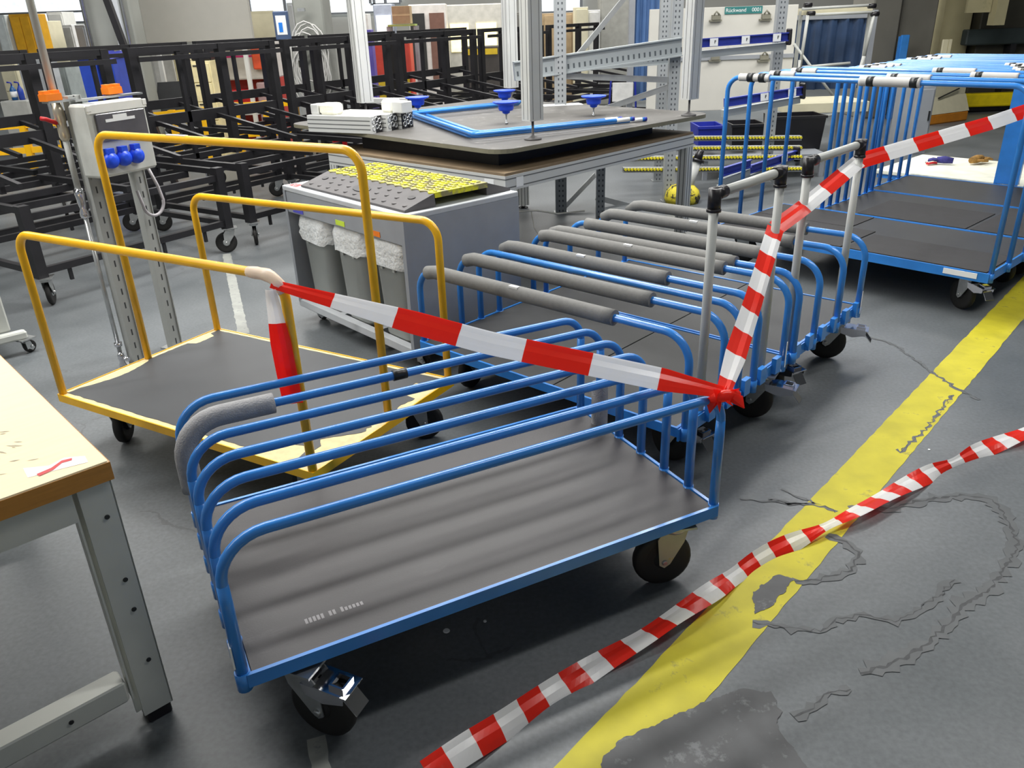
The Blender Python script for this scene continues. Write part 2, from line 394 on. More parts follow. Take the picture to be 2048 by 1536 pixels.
# ---------------------------------------------------------------- casters
def caster(parent, x, y, top, swivel, wr=.1, brake=False, yellow=False, ww=.045, off=.045, wheel_mat=None, small=False, flip=False):
    "fork and plate are the caster; wheel and pedal are its pieces"
    R = Matrix.Rotation(swivel, 3, 'Z'); o = Vector((x, y, 0)); g = G()
    pl = .065 if not small else .05
    g.box((-pl, -pl*.85, top-.008), (pl, pl*.85, top), 0, R, o)
    g.lathe([(.04*wr/.1, top-.03), (.046*wr/.1, top-.02), (.046*wr/.1, top-.008)], (x, y, 0), 18)
    hw = ww/2+.006
    for s in (-1, 1):
        poly = [(-.042*wr/.1, top-.02), (.042*wr/.1, top-.02), (.05*wr/.1+off*.3, top-.05), (off+.018, wr-.012), (off, wr-.024), (off-.02, wr-.01), (-.03*wr/.1, top-.07)]
        y0_, y1_ = (hw, hw+.004) if s > 0 else (-hw-.004, -hw)
        rr = [[o+R@Vector((px, yy, pz)) for px, pz in poly] for yy in (y0_, y1_)]
        g.rings(rr, 1 if yellow else 0, True, False)
    g.box((-.042*wr/.1, -hw, top-.032), (.042*wr/.1, hw, top-.02), 0, R, o)
    cst = g.build('caster', [ZINC, FORKY], parent)
    # wheel
    Rw = R @ Matrix.Rotation(PI/2, 3, 'X'); h = ww/2; c = o+R@Vector((off, 0, wr))
    wg = G()
    wg.lathe([(wr*.62,-h*.8),(wr*.86,-h),(wr*.97,-h*.7),(wr,-h*.25),(wr,h*.25),(wr*.97,h*.7),(wr*.86,h),(wr*.62,h*.8)], c, 28, 0, R=Rw)
    wg.lathe([(.012,-h*1.15),(wr*.3,-h*1.1),(wr*.34,-h*.6),(wr*.62,-h*.55),(wr*.63,0),(wr*.62,h*.55),(wr*.34,h*.6),(wr*.3,h*1.1),(.012,h*1.15)], c, 20, 1, R=Rw)
    wg.lathe([(.008,-hw-.012),(.011,-hw-.008),(.011,hw+.008),(.008,hw+.012)], c, 8, 2, R=Rw)
    wg.build('wheel', [RUBG, wheel_mat or RUB, ZINC], cst)
    if brake:
        b = G(); t0 = top-.045
        # stamped pedal: two cheeks, top frame round a square hole, tread lip
        if flip: R = R @ Matrix.Rotation(PI, 3, 'Z')
        Rp = R @ Matrix.Rotation(-.08, 3, 'Y'); oo = o+R@Vector((-.0, 0, t0))
        for s in (-1, 1):
            poly = [(-.02, .004), (-.155, .004), (-.155, -.02), (-.09, -.042), (-.03, -.03)]
            yy0, yy1 = (.040, .0425) if s > 0 else (-.0425, -.040)
            b.rings([[oo+Rp@Vector((px, yy, pz)) for px, pz in poly] for yy in (yy0, yy1)], 0, True, False)
        for a_, b_ in (((-.105,-.042,.003),(-.06,.042,.007)), ((-.165,-.042,.003),(-.145,.042,.007)), ((-.145,-.042,.003),(-.105,-.02,.007)), ((-.145,.02,.003),(-.105,.042,.007)), ((-.06,-.042,.002),(-.02,.042,.005))):
            b.box(a_, b_, 0, Rp, oo)
        for a_, b_ in (((-.148,-.023,.004),(-.142,.023,.02)), ((-.108,-.023,.004),(-.102,.023,.02)), ((-.148,-.026,.004),(-.102,-.02,.02)), ((-.148,.02,.004),(-.102,.026,.02))):
            b.box(a_, b_, 0, Rp, oo)
        Rl = R @ Matrix.Rotation(-.9, 3, 'Y'); b.box((-.06,-.03,-.004), (0,.03,0), 0, Rl, oo+Rp@Vector((-.15,0,-.012)))
        b.build('brake_pedal', CHROME, cst)
    return cst

# ---------------------------------------------------------------- platform trolleys
def frame_and_deck(t, x0, x1, y0, y1, top=.30, h=.038, m=BLUE, deckm=DECK, lip=.004, panels=None, wall=.012):
    g = G()
    for a, b in (((x0,y0,top-h),(x1,y0+wall,top+lip)), ((x0,y1-wall,top-h),(x1,y1,top+lip)), ((x0,y0+wall,top-h),(x0+wall,y1-wall,top+lip)), ((x1-wall,y0+wall,top-h),(x1,y1-wall,top+lip))):
        g.box(a, b)
    for q in (.16, .5, .84):   # cross members under the deck
        xx = x0+(x1-x0)*q; wd = .065 if q != .5 else .03; g.box((xx-wd, y0+.03, top-.05), (xx+wd, y1-.03, top-.018))
    g.build('frame', m, t)
    panels = panels or [(x0, x1)]
    for i, (a, b) in enumerate(panels):
        ga = wall+.002 if a == x0 else .003; gb = wall+.002 if b == x1 else .003
        G().bbox((a+ga, y0+wall+.002, top-.016), (b-gb, y1-wall-.002, top), .002).build('deck_panel', deckm, t)
def hoop(t, x0, x1, y, z0, z1, r=.12, tr=.0155, m=BLUE, sleeve=0, sock=True, name='hoop', r2=None):
    path = hoop_path(x0, x1, y, z0, z1, r, r2); g = G(); g.tube(path, tr, 14)
    if sleeve:
        for x, q in ((x0, r), (x1, r2 or r)): g.tube([(x, y, z0+.0), (x, y, z1-q-.06), (x, y, z1-q)], [tr+.0016, tr+.0014, tr], 14)
    if sock:
        for x in (x0, x1): g.tube([(x, y, z0-.005), (x, y, z0+.052)], tr+(.0055 if x == x0 else .0035), 14)
    return g.build(name, m, t), path
def foam(h, path, s0, s1, r, m, label=None, name='foam_sleeve'):
    p = sub_path(path, s0, s1, 20); o = G().tube(p, r, 16).build(name, m, h)
    if label: o['label'] = label
    return o
LC = 1.5662
# --- C: front low trolley
tC = thing('platform_trolley', 'low blue trolley in front with seven hoops over an empty brown deck', 'trolley', (-.8467, 1.826, 0), .4659)
frame_and_deck(tC, .004, LC+.006, -.288, .61, deckm=DECK, m=BLUE)
for i, b in enumerate((-.268, -.134, .006, .150, .297, .439, .585)):
    h, p = hoop(tC, 0 if i else -.004, LC, b, .255, .7132, .125, .0150, sleeve=.22, r2=.088)
    if i == 5:
        foam(h, p, .22, .70, .034, FOAML, 'light grey foam sleeve over the left bend')
        foam(h, p, LC+.60, LC+.86, .034, FOAML, 'light grey foam sleeve with a split over the right bend')
        G().tube(sub_path(p, 1.11, 1.16, 3), .019, 12).build('tape_wrap', TAPEK, h, label='black adhesive tape wrapped round the rail')
    if i == 0:
        G().box((-.022, b-.012, .33), (-.0175, b+.012, .40)).build('sticker', PAPER, h, label='torn white sticker on the left post')
# embossed maker mark on the deck: rows of short raised bars
g = G(); rr = random.Random(5)
for k in range(15):
    xx = .19+k*.0115
    if k in (5, 8): continue
    hh = .022 if k < 10 else .016
    g.box((xx, -.165, .2998), (xx+.0075, -.165+hh, .3004))
g.build('embossed_mark', mat('pale_deck_mark', (134, 132, 134), .4), tC)
caster(tC, .150, -.235, .25, math.radians(-50), .103, True, off=.055, flip=True)
caster(tC, LC-.13, -.22, .25, math.radians(163), .105, False, True, off=.035)
caster(tC, .17, .50, .25, math.radians(160), .1)
caster(tC, LC-.15, .50, .25, math.radians(30), .1)

# --- A and B: middle low trolleys with foam hoops
AX, AY, AYAW = -.4535, 3.9131, -.7487
def AB(b): return (AX-math.sin(AYAW)*b, AY+math.cos(AYAW)*b, 0)
LA = 1.548
def handle(t, x, b0, b1, zt):
    q = G()
    h = G().tube([(x, b0, zt), (x, b1, zt)], .0195, 14).build('push_handle', WTUBE, t)
    for b in (b0, b1):
        G().tube([(x, b, .25), (x, b, zt)], .0185, 14).build('post', WTUBE, h)
        s = 1 if b == b0 else -1
        g = G().tube([(x, b, zt-.065), (x, b, zt+.022)], .025, 14); g.tube([(x, b, zt), (x, b+s*.07, zt)], .025, 14)
        g.lathe([(.028, -.006), (.028, .006)], (x, b, zt-.06), 14); g.build('corner_joint', BLKP, h)
    return h
def low_trolley(label, b0, wid, hoops, handle_b, foams, casters, joint=.885):
    t = thing('platform_trolley', label, 'trolley', AB(b0), AYAW, 'low blue trolleys with foam sleeves on the hoops')
    frame_and_deck(t, .0, LA, -.03, wid, deckm=DECK2, panels=[(0, joint), (joint, LA)])
    # socket rail on the right end
    g = G(); g.box((LA, -.03, .245), (LA+.008, wid, .30))
    n = 0; bb = .02
    while bb < wid-.03:
        g.box((LA+.006, bb, .258), (LA+.03, bb+.055, .335)); bb += .155
    g.build('socket_rail', BLUE, t)
    for (b, kind) in hoops:
        h, p = hoop(t, 0, LA+.018, b, .25, .6935, .12, .0165)
        if kind:
            s0, s1 = kind; foam(h, p, .44-.12+s0, .44-.12+s1, .034, FOAM)
            if s0 == .14 or b > .5:
                q = sub_path(p, .44-.12+(s0+s1)*.5, .44-.12+(s0+s1)*.5+.05, 1)
                G().box((q[0].x, q[0].y-.022, q[0].z+.026), (q[1].x, q[1].y-.002, q[1].z+.0355)).build('sticker', PAPER, h)
    handle(t, LA-.02, handle_b[0], handle_b[1], 1.205)
    for (x, y, sw, br) in casters: caster(t, x, y, .25, sw, .105, br)
    for b in (hoops[-1][0],): G().box((LA+.036, b-.012, .27), (LA+.038, b-.004, .40)).build('sticker', PAPER, t, label='narrow white sticker on the right end post')
    return t
low_trolley('low blue trolley with dark foam hoops and one bare hoop, just behind the front trolley', 0, .945,
            [(0, (.14, 1.28)), (.282, (.13, 1.28)), (.432, None), (.585, (.11, 1.17)), (.885, (.14, 1.30))], (.175, .737), None,
            [(LA-.12, .20, math.radians(170), True), (LA-.035, .81, math.radians(192), True), (.14, .16, math.radians(100), False), (.14, .80, math.radians(60), False)])
low_trolley('low blue trolley with four dark foam hoops, farther from the camera of the foam pair', .99, .885,
            [(.01, (.12, 1.30)), (.245, (.20, 1.34)), (.54, (.10, 1.36)), (.84, (.08, 1.30))], (.018, .638), None,
            [(LA-.1, .10, math.radians(160), True), (LA-.05, .76, math.radians(197), True), (.14, .10, math.radians(80), False), (.14, .76, math.radians(40), False)])

# --- Y: yellow trolley
LY, WY = 1.5478, .9217
tY = thing('platform_trolley', 'yellow trolley with three tall hoops and a chipped dark deck, left of the blue ones', 'trolley', (-2.0996, 3.3996, 0), -.5313)
g = G()
for a, b in (((-.018,-.018,.262),(LY+.018,-.012,.30)), ((-.018,WY+.012,.262),(LY+.018,WY+.018,.30)), ((-.018,-.012,.262),(-.012,WY+.012,.30)), ((LY+.012,-.012,.262),(LY+.018,WY+.012,.30))): g.box(a, b)
for q in (.25, .75): g.box((LY*q-.02, 0, .262), (LY*q+.02, WY, .28))
g.build('frame', YEL, tY)
G().box((-.010, -.010, .282), (LY+.010, WY+.010, .2975)).build('deck_board', CHIP, tY)
# dark film on the board, flaked off along edges
edge = []
rr = random.Random(9)
def off(s, side):
    base = .012+.006*rr.random()
    if side == 'L': base += .05*max(0, math.sin((s-.08)*7)) * (1 if s < .5 else 0) + (.05 if s > .78 and s < .93 else 0)
    if side == 'R': base += .09 if s < .16 else (.13*(1-abs(s-.22)/.14) if s < .36 else (.03*rr.random() if s < .75 else (.10 if s < .9 else .02)))
    if side == 'N': base += (.10*(s-.76)/.1 if s > .76 else 0) if s < .9 else .12
    return base
n = 46
for k in range(n): s = k/n; edge.append((.0+s*LY, min(off(s, 'N'), .13)))
edge = [(x, y) for x, y in edge if x < LY-.12]
for k in range(n): s = k/n; edge.append((LY-off(s, 'R'), s*WY))
edge = [e for e in edge if not (e[1] < .12 and e[0] > LY-.05)]
for k in range(n): s = 1-k/n; edge.append((s*LY, WY-.008-.004*rr.random()))
for k in range(n): s = 1-k/n; edge.append((off(s, 'L'), s*WY))
edge = [(min(max(x, .0), LY), min(max(y, .0), WY)) for x, y in edge]
G().prism(edge, .2972, .2990).build('deck_film', mat('dark_grey_deck_film', (60, 62, 65), .5, var=.1, scale=4), tY)
for b, zt in ((0, 1.0574), (WY*.5085, 1.4059), (WY, 1.0425)):
    h, p = hoop(tY, 0, LY, b, .262, zt, .085, .0175, YEL, sock=False)
    if 0 < b < .9: G().box((.50, b-.009, zt+.010), (.62, b+.009, zt+.0185)).build('sticker', PAPER, h, label='white label strip on the rail')
for x, y, s in ((.16,.13,2.2),(LY-.14,WY-.1,.6),(LY-.15,.13,2.9),(.16,WY-.12,1.2)): caster(tY, x, y, .262, s, .09)

# ---------------------------------------------------------------- D: tall blue trolleys on the right
DX, DY, DYAW = 1.645, 6.15, math.radians(-47.6)
cs, sn = math.cos(DYAW), math.sin(DYAW)
def D(a, b, z=0): return Vector((DX+a*cs-b*sn, DY+a*sn+b*cs, z))
def tall_trolley(label, a, b, L, W, bs, zt=1.385, foams=True, casters=((.9, .1), (.9, .9))):
    p0 = D(a, b); t = thing('platform_trolley', label, 'trolley', (p0.x, p0.y, 0), DYAW, 'tall blue trolleys on the right')
    frame_and_deck(t, .0, L, -.03, W, deckm=DECK2, h=.055)
    for i, bb in enumerate(bs):
        h, p = hoop(t, 0, L, bb, .25, zt, .10, .0165)
        rl = random.Random(i+int(b*10))
        st = zt-.3
        if foams and (i == 0 and b == 0):
            foam(h, p, st+.10, st+.34, .026, FOAMW); foam(h, p, st+.98, st+1.36, .030, FOAMW)
            for q in (.17, .26, 1.03, 1.30): G().tube(sub_path(p, st+q, st+q+.045, 2), .0315, 14).build('tape_wrap', TAPEK, h)
        elif foams:
            u = .95+.5*rl.random()
            if u+.3 < L: foam(h, p, st+u, st+u+.28, .026, FOAMW); G().tube(sub_path(p, st+u+.03, st+u+.07, 2), .028, 12).build('tape_wrap', TAPEK, h)
            if i < 3: foam(h, p, st+.16, st+.36, .026, FOAMW); G().tube(sub_path(p, st+.2, st+.25, 2), .028, 12).build('tape_wrap', TAPEK, h)
    for fx, fy in ((.07,.12),(.93,.12),(.07,.88),(.93,.88)): caster(t, L*fx, W*fy, .245, 2.6 if fx > .5 else .9, .1, fx > .5 and fy < .5)
    return t
t1 = tall_trolley('nearest tall blue trolley, white foam on its top rail, rubber mats on the deck', 0, 0, 1.966, .99, (0, .31, .62, .93))
for (x0, x1, y0, y1) in ((.02, 1.0, .0, .55), (1.03, 1.94, .0, .46), (.02, .80, .56, .96)):
    G().bbox((x0, y0, .300), (x1, y1, .306), .002).build('rubber_mat', MATT, t1)
G().box((1.70, -.0345, .262), (1.90, -.0305, .296)).build('label_strip', PAPER, t1, label='grey label on the front frame edge')
t2 = tall_trolley('second tall blue trolley with closely spaced hoops', .33, 1.03, 1.63, .94, (0, .13, .26, .40, .52, .66, .79, .91))
for (x0, x1, y0, y1) in ((.30, 1.12, .0, .62), (1.15, 1.6, .0, .9)):
    G().bbox((x0, y0, .300), (x1, y1, .306), .002).build('rubber_mat', MATT, t2)
t3 = tall_trolley('third tall blue trolley, farthest back with open spacing', .27, 2.02, 1.69, .84, (0, .2, .42, .62, .81))
# D4: low cart with white board, gloves on it
p4 = D(-.06, 2.93); t4 = thing('flat_cart', 'low blue flat cart topped with a white board, behind the tall blue trolleys', 'cart', (p4.x, p4.y, 0), DYAW)
frame_and_deck(t4, 0, 2.1, 0, 1.12, top=.27, deckm=WHITE)
G().bbox((-.02, -.02, .272), (2.12, 1.14, .31), .006).build('white_board', mat('cream_white_board', (232, 232, 214), .5), t4)
g = G(); g.box((1.08, -.02, .25), (1.28, .02, 1.36)); g.build('side_post', BLUE, t4, label='broad blue steel upright')
for fx, fy in ((.1,.15),(2.,.15),(.1,.97),(2.,.97)): caster(t4, fx, fy, .22, 1.0, .09)
def blob(name, c, m, pts, label, cat, r=.02, g2=None):
    g = G()
    for path in pts: g.tube([Vector(c)+Vector(q) for q in path], [r*.7]+[r]*(len(path)-2)+[r*.6], 8)
    o = g.build(name, m); return tag(o, label, cat, g2)
gp = gz(1940, 330, .31)
gl = thing('work_glove', 'tan leather work glove lying on the white board', 'glove', (gp.x, gp.y, .334), .4)
G().tube([(0,0,.02),(.08,0,.028),(.16,.01,.026)], [.03,.042,.035], 10).build('palm', GLOVE, gl)
for k in range(4): G().tube([(.15, -.03+.022*k, .02), (.20, -.045+.03*k, .03), (.25, -.05+.033*k, .014)], [.013,.013,.010], 8).build('finger', GLOVE, gl)
G().tube([(.05,-.03,.02),(.10,-.075,.02),(.14,-.085,.014)], [.014,.014,.01], 8).build('thumb', GLOVE, gl)
gp = gz(1905, 330, .31)
gl = thing('work_glove', 'dark blue fabric work glove beside the tan one on the white board', 'glove', (gp.x, gp.y, .332), 2.6)
G().tube([(0,0,.02),(.08,0,.026),(.15,.01,.024)], [.028,.038,.03], 10).build('palm', GLOVEB, gl)
for k in range(4): G().tube([(.14, -.03+.02*k, .02), (.19, -.04+.027*k, .026), (.23, -.045+.03*k, .013)], [.012,.012,.009], 8).build('finger', GLOVEB, gl)
gp = gz(1866, 331, .31)
gk = thing('red_pliers', 'small red handled hand tool on the white board', 'tool', (gp.x, gp.y, .318), .2)
G().tube([(-.06,0,.012),(0,.02,.016),(.05,.015,.012)], .011, 8).build('handle', REDP, gk); G().tube([(-.06,.03,.012),(0,.02,.016),(.05,.04,.012)], .011, 8).build('handle', REDP, gk)
G().tube([(.0,.02,.014),(-.02,.05,.016),(-.03,.08,.012)], .008, 8).build('jaw', CHROME, gk)

# ---------------------------------------------------------------- barrier tapes
def tape(name, path, w, label, stripe=.2, start=0, up_v=(0, 0, 1), twist=None, seed=0, group=None, fold=.15):
    "thin film ribbon with real thickness and creases, red and white faces alternate"
    P = [Vector(p) for p in path]; pts = []; L = 0; S_ = []
    for i in range(len(P)-1):
        n = max(2, int((P[i+1]-P[i]).length/.02))
        for k in range(n):
            pts.append(P[i].lerp(P[i+1], k/n))
    pts.append(P[-1]); rnd = random.Random(seed)
    # smooth
    for _ in range(3): pts = [pts[0]]+[(pts[i-1]+pts[i]*2+pts[i+1])/4 for i in range(1, len(pts)-1)]+[pts[-1]]
    s = 0; S_ = [0]
    for i in range(1, len(pts)): s += (pts[i]-pts[i-1]).length; S_.append(s)
    g = G(); rows = []; K = 5
    for i, p in enumerate(pts):
        t = (pts[min(i+1, len(pts)-1)]-pts[max(i-1, 0)]).normalized()
        side = Vector(up_v); side = (side-t*side.dot(t)).normalized(); nrm = t.cross(side)
        a = twist(S_[i]/s) if twist else (0, 1)
        ang, ws = a
        sd = side*math.cos(ang)+nrm*math.sin(ang); nn = t.cross(sd)
        row = []
        for k in range(K):
            q = (k/(K-1)-.5)*w*ws
            bow = fold*w*(.25-(k/(K-1)-.5)**2) * (1+.3*math.sin(S_[i]*9+seed))
            if k == 3: bow -= .05*w
            row.append(p+sd*q+nn*bow)
        rows.append((row, nn))
    for i in range(len(rows)-1):
        mi = int((S_[i]+start)/stripe) % 2
        (r0, n0), (r1, n1) = rows[i], rows[i+1]; e = .0006
        for k in range(K-1):
            a, b, c_, d = r0[k]+n0*e, r0[k+1]+n0*e, r1[k+1]+n1*e, r1[k]+n1*e
            g.add([a, b, c_, d, r0[k]-n0*e, r0[k+1]-n0*e, r1[k+1]-n1*e, r1[k]-n1*e], [(0,1,2,3),(7,6,5,4)], mi, False)
    return tag(g.build(name, [RED, WTAPE]), label, 'barrier tape', group) if label else g.build(name, [RED, WTAPE])
def loc(o, x, y, z): 
    q = o.rotation_euler.z; return Vector((o.location.x+x*math.cos(q)-y*math.sin(q), o.location.y+x*math.sin(q)+y*math.cos(q), z))
K0 = loc(tY, LY-.035, -.02, 1.035); K1 = loc(tC, LC-.03, -.30, .725)
AO = Vector(AB(0)); 
def A_(x, b, z): v = Vector(AB(b)); return Vector((v.x+x*math.cos(AYAW), v.y+x*math.sin(AYAW), z))
tB = thing('barrier_tape', 'red and white barrier tape strung from the yellow trolley to the upper right', 'barrier tape', (0, 0, 0))
def rigid_twist(f): return (.35*math.sin(f*5), 1)
o = tape('tape_span', [K0, K0.lerp(K1, .5)+Vector((0,0,-.015)), K1+Vector((0,0,.02))], .078, None, .222, .012, twist=lambda f: (-.75+.15*math.sin(f*4), (.4+.6*min(1, f*3))*(1-.5*max(0, (f-.88)/.12))), seed=2, fold=.1); o.parent = tB
def past(v, d): q = Vector((v.x, v.y, 0)).normalized(); return v+q*d
K2 = past(A_(LA-.02, .737, .955), .034); K3 = past(A_(LA-.02, 1.628, 1.115), .034); KM = past(A_(LA-.02, 1.008, 1.01), -.04); K4 = K3+(K3-K2).normalized()*.0
K5 = gz(2200, 170, 1.32)
o = tape('tape_span', [K1+Vector((0,0,.02)), K1.lerp(K2, .5)+Vector((0,0,-.01)), K2], .075, None, .165, .10, up_v=(1, -.25, -.35), twist=lambda f: (.25*math.sin(f*3), min(1, .6+f*2.2)), seed=5, fold=.1); o.parent = tB
o = tape('tape_span', [K2, K2.lerp(KM, .7), KM, KM.lerp(K3, .4), K3], .075, None, .235, .02, up_v=(-.5, .2, 1), twist=lambda f: (-.5, 1), seed=6, fold=.1); o.parent = tB
o = tape('tape_span', [K3, K3.lerp(K5, .5)+Vector((0,0,-.02)), K5], .08, None, .235, .02, twist=lambda f: (-.6, 1), seed=7, fold=.1); o.parent = tB
# knots and the hanging tail
kp = hoop_path(0, LY, -.0, .262, 1.0574, .085)
pts = sub_path(kp, .7+LY-.10+.0, .7+LY+.13, 8)
g = G().tube([loc(tY, q.x, q.y, q.z) for q in sub_path(kp, LY+.60, LY+.78, 10)], [.019,.021,.0225,.021,.022,.0235,.022,.021,.0225,.021,.019], 12)
g.build('tape_wrap', WTAPE, tB)
q0 = loc(tY, LY-.028, -.035, 1.02)
o = tape('tail', [q0, q0+Vector((.006,-.006,-.14)), q0+Vector((.012,-.012,-.30)), q0+Vector((.02,-.02,-.42))], .075, None, .32, .53, up_v=(1, .1, 0), twist=lambda f: (.2, .5+.5*min(1, f*2.2)), seed=8, fold=.3); o.parent = tB
g = G(); rr = random.Random(4)
for k in range(7):
    a = k*2*PI/7+.3; R_ = .05+.03*rr.random()
    v = Vector((math.cos(a)*R_, math.sin(a)*R_*.6, .035*math.sin(a*2)-.005))
    u = Vector((math.cos(a+.5)*R_*.8, math.sin(a+.5)*R_*.5, -.03+.03*math.cos(a)))
    c0 = K1+Vector((0,0,.012))
    g.add([c0+Vector((0,0,.012)), c0+v, c0+u, c0-Vector((0,0,.014)), c0+v*.95-Vector((0,0,.003)), c0+u*.95-Vector((0,0,.003))], [(0,1,2),(5,4,3),(0,3,4,1),(0,2,5,3),(1,4,5,2)], 0)
g.tube([K1+Vector((-.04,.0,.0)), K1+Vector((0,-.01,.012)), K1+Vector((.045,.02,.0)), K1+Vector((.02,.05,-.01)), K1+Vector((-.03,.035,-.008))], [.014,.02,.018,.016,.012], 10)
g.build('knot', RED, tB)
low = [(855,1548),(940,1492),(1000,1456),(1090,1396),(1200,1326),(1290,1274),(1345,1236),(1420,1186),(1500,1132),(1545,1105),(1620,1068),(1700,1030),(1800,977),(1880,937),(1950,906),(2048,866),(2160,815)]
LP = [gz(px, py, .022+.012*math.sin(i*1.3)) for i, (px, py) in enumerate(low)]
def tw(f):
    d = min(abs(f-.42), abs(f-.53)); return (1.25-.9*math.exp(-(d/.03)**2), 1)
tape('barrier_tape', LP, .085, 'twisted red and white barrier tape lying low across the yellow floor line', .085, .03, up_v=(-.6, .8, 0), twist=lambda f: (.25+.5*math.sin(f*19), .95-.55*math.exp(-((f-.50)/.04)**2)-.5*math.exp(-((f-.74)/.03)**2)-.25*math.exp(-((f-.36)/.03)**2)), seed=12, fold=.12)

# ================================================================ left workbench
bc = gz(218, 921, .855)
tW = thing('workbench', 'beech topped workbench on a grey cream steel frame, lower left corner', 'workbench', (bc.x, bc.y, 0), math.radians(43))
G().bbox((-1.9, 0, .80), (0, 1.62, .855), .004).build('worktop', [BENCH], tW)
g = G(); g.box((-1.9, -.0015, .802), (0, .0005, .8515)); g.box((-.0005, 0, .802), (.0015, 1.62, .8515)); g.build('edge_band', BENCHE, tW)
g = G()
g.box((-1.8, .012, .715), (-.10, .02, .80)); g.box((-1.8, .012, .80), (-.10, .06, .803)); g.build('apron', CREAMG, tW)
g = G(); g.bbox((-1.8, .012, .115), (-.11, .082, .185), .006); g.build('stretcher', CREAMG, tW)
g = G(); g.box((-1.8, 1.5, .14), (-.11, 1.56, .2)); g.build('stretcher', CREAMG, tW)
for y in (.0, 1.5):
    g = G(); g.box((-.088, y+.01, .04), (-.006, y+.016, .80)); g.box((-.010, y+.01, .04), (-.006, y+.08, .80)); g.box((-.104, y+.014, .115), (-.099, y+.05, .80)); g.box((-.1, y+.04, .04), (-.08, y+.05, .80))
    lg = g.build('leg', CREAMG, tW)
    for z in (.70, .50, .40, .22): G().tube([(-.038, y+.007, z), (-.038, y+.011, z)], .0065, 10).build('screw', SCREW, lg)
    G().bbox((-.08, y+.014, 0), (-.012, y+.075, .04), .004).build('foot', BLKP, lg)
g = G(); g.tube([(-.26, .009, .15), (-.26, .0125, .15)], .0065, 10); g.build('screw', SCREW, tW)
for x in (-1.85,):
    g = G(); g.box((x, .01, .0), (x+.08, .08, .80)); g.build('leg', CREAMG, tW)
g = G(); g.box((-.10, .08, .715), (-.094, 1.5, .80)); g.build('side_apron', CREAMG, tW)
# stuck marks: torn tape and scuffs on the top
g = G(); rr = random.Random(3)
g.add([(-.17,.06,.8556),(-.10,.045,.8556),(-.04,.03,.8556),(-.035,.07,.8556),(-.075,.10,.8556),(-.115,.085,.8556),(-.165,.12,.8556)], [(0,1,2,3,4,5,6)]); g.build('tape_residue', PAPER, tW)
g = G(); g.add([(-.150,.062,.8562),(-.115,.068,.8562),(-.085,.088,.8562),(-.062,.082,.8562),(-.066,.070,.8562),(-.088,.074,.8562),(-.115,.052,.8562),(-.148,.046,.8562)], [(0,1,2,3,4,5,6,7)]); g.build('red_tape_scrap', REDP, tW)
SCUFF = mat('bench_scuff', (168, 156, 132), .6)
g = G()
for k in range(70):
    cx, cy = -.34+rr.gauss(0, .10), .34+rr.gauss(0, .10)
    if cx > -.12: continue
    l_ = .006+.018*rr.random(); a = .8+rr.uniform(-.4, .4)+PI/2; dx, dy = math.cos(a)*l_, math.sin(a)*l_; wd = .0016+.002*rr.random()
    g.add([(cx-dx, cy-dy, .8556), (cx+dy*wd/l_, cy-dx*wd/l_, .8556), (cx+dx, cy+dy, .8556), (cx-dy*wd/l_, cy+dx*wd/l_, .8556)], [(0,1,2,3)])
g.build('scuff_marks', SCUFF, tW)

# cream machine base behind the bench, with a caster and toe rail
p = gz(26, 672, .12)
tM = thing('machine_cabinet', 'cream steel cabinet cut off by the left edge behind the workbench', 'cabinet', (p.x, p.y, 0), math.radians(43))
g = G(); g.bbox((-.9, -.0, .15), (0, .7, 1.15), .01); g.build('body', CREAMG, tM)
g = G(); g.bbox((-.9, -.06, .10), (.07, -.0, .15), .01); g.box((-.9, .6, .1), (.05, .66, .15)); g.build('base_rail', CREAMG, tM)
g = G(); g.box((-.8, -.012, .3), (-.05, -.006, 1.1)); g.box((-.12, -.022, .7), (-.10, -.012, .85)); g.build('door', CREAMG, tM)
for q in ((.05, -.03), (-.8, .63), (.02, .63), (-.8, -.03)): caster(tM, q[0], q[1], .10, .4, .04, ww=.025, off=.02, small=True)

# ================================================================ grey waste station with bins and cable ramp
cx0, cy0 = -1.418, 5.150
tC2 = thing('waste_station', 'grey steel cabinet on casters holding three bins', 'cabinet', (cx0, cy0, 0), math.radians(-48.7))
LW, DW, HW = 1.33, .82, .905
g = G(); g.bbox((0, 0, HW-.03), (LW, DW, HW), .004); g.build('top', GPAINTL, tC2)
for a in (0, LW-.03):
    g = G(); g.box((a, .0, .13), (a+.03, DW, HW-.03)); g.build('side_panel', GPAINT, tC2)
g = G(); g.box((.03, DW-.015, .13), (LW-.03, DW, HW-.03)); g.build('back_panel', GPAINT, tC2)
g = G(); g.bbox((.03, .004, HW-.165), (LW-.03, .02, HW-.032), .003); fl = g.build('fascia', GPAINT, tC2)
for x, c, m, w_ in ((.10, 'blue label', mat('blue_label', (84, 84, 190), .5), .13), (.62, 'green yellow label', mat('lime_label', (200, 226, 70), .5), .10), (.93, 'orange label', ORANGE, .16)):
    G().box((x, .0015, HW-.155), (x+w_, .0035, HW-.125)).build('label_strip', m, fl, label=c)
G().box((.02, .03, HW), (.13, .09, HW+.0012)).build('sticker', mat('red_white_sticker', (214, 64, 66), .5, spots=(240, 230, 230), spotamt=.55, spotscale=40), tC2, label='red and white sticker on the top corner')
g = G(); g.bbox((0, 0, .10), (LW, .05, .15), .004); g.box((0, DW-.05, .10), (LW, DW, .15)); g.build('base_rail', GPAINTL, tC2)
for k in range(4): G().box((.03+k*.405, .05, .105), (.08+k*.405, DW-.05, .14)).build('shelf_bar', GPAINTL, tC2)
g = G(); g.box((.03, .35, .095), (LW-.03, DW-.05, .103)); g.build('tray', mat('dark_tray', (60, 62, 64), .6), tC2)
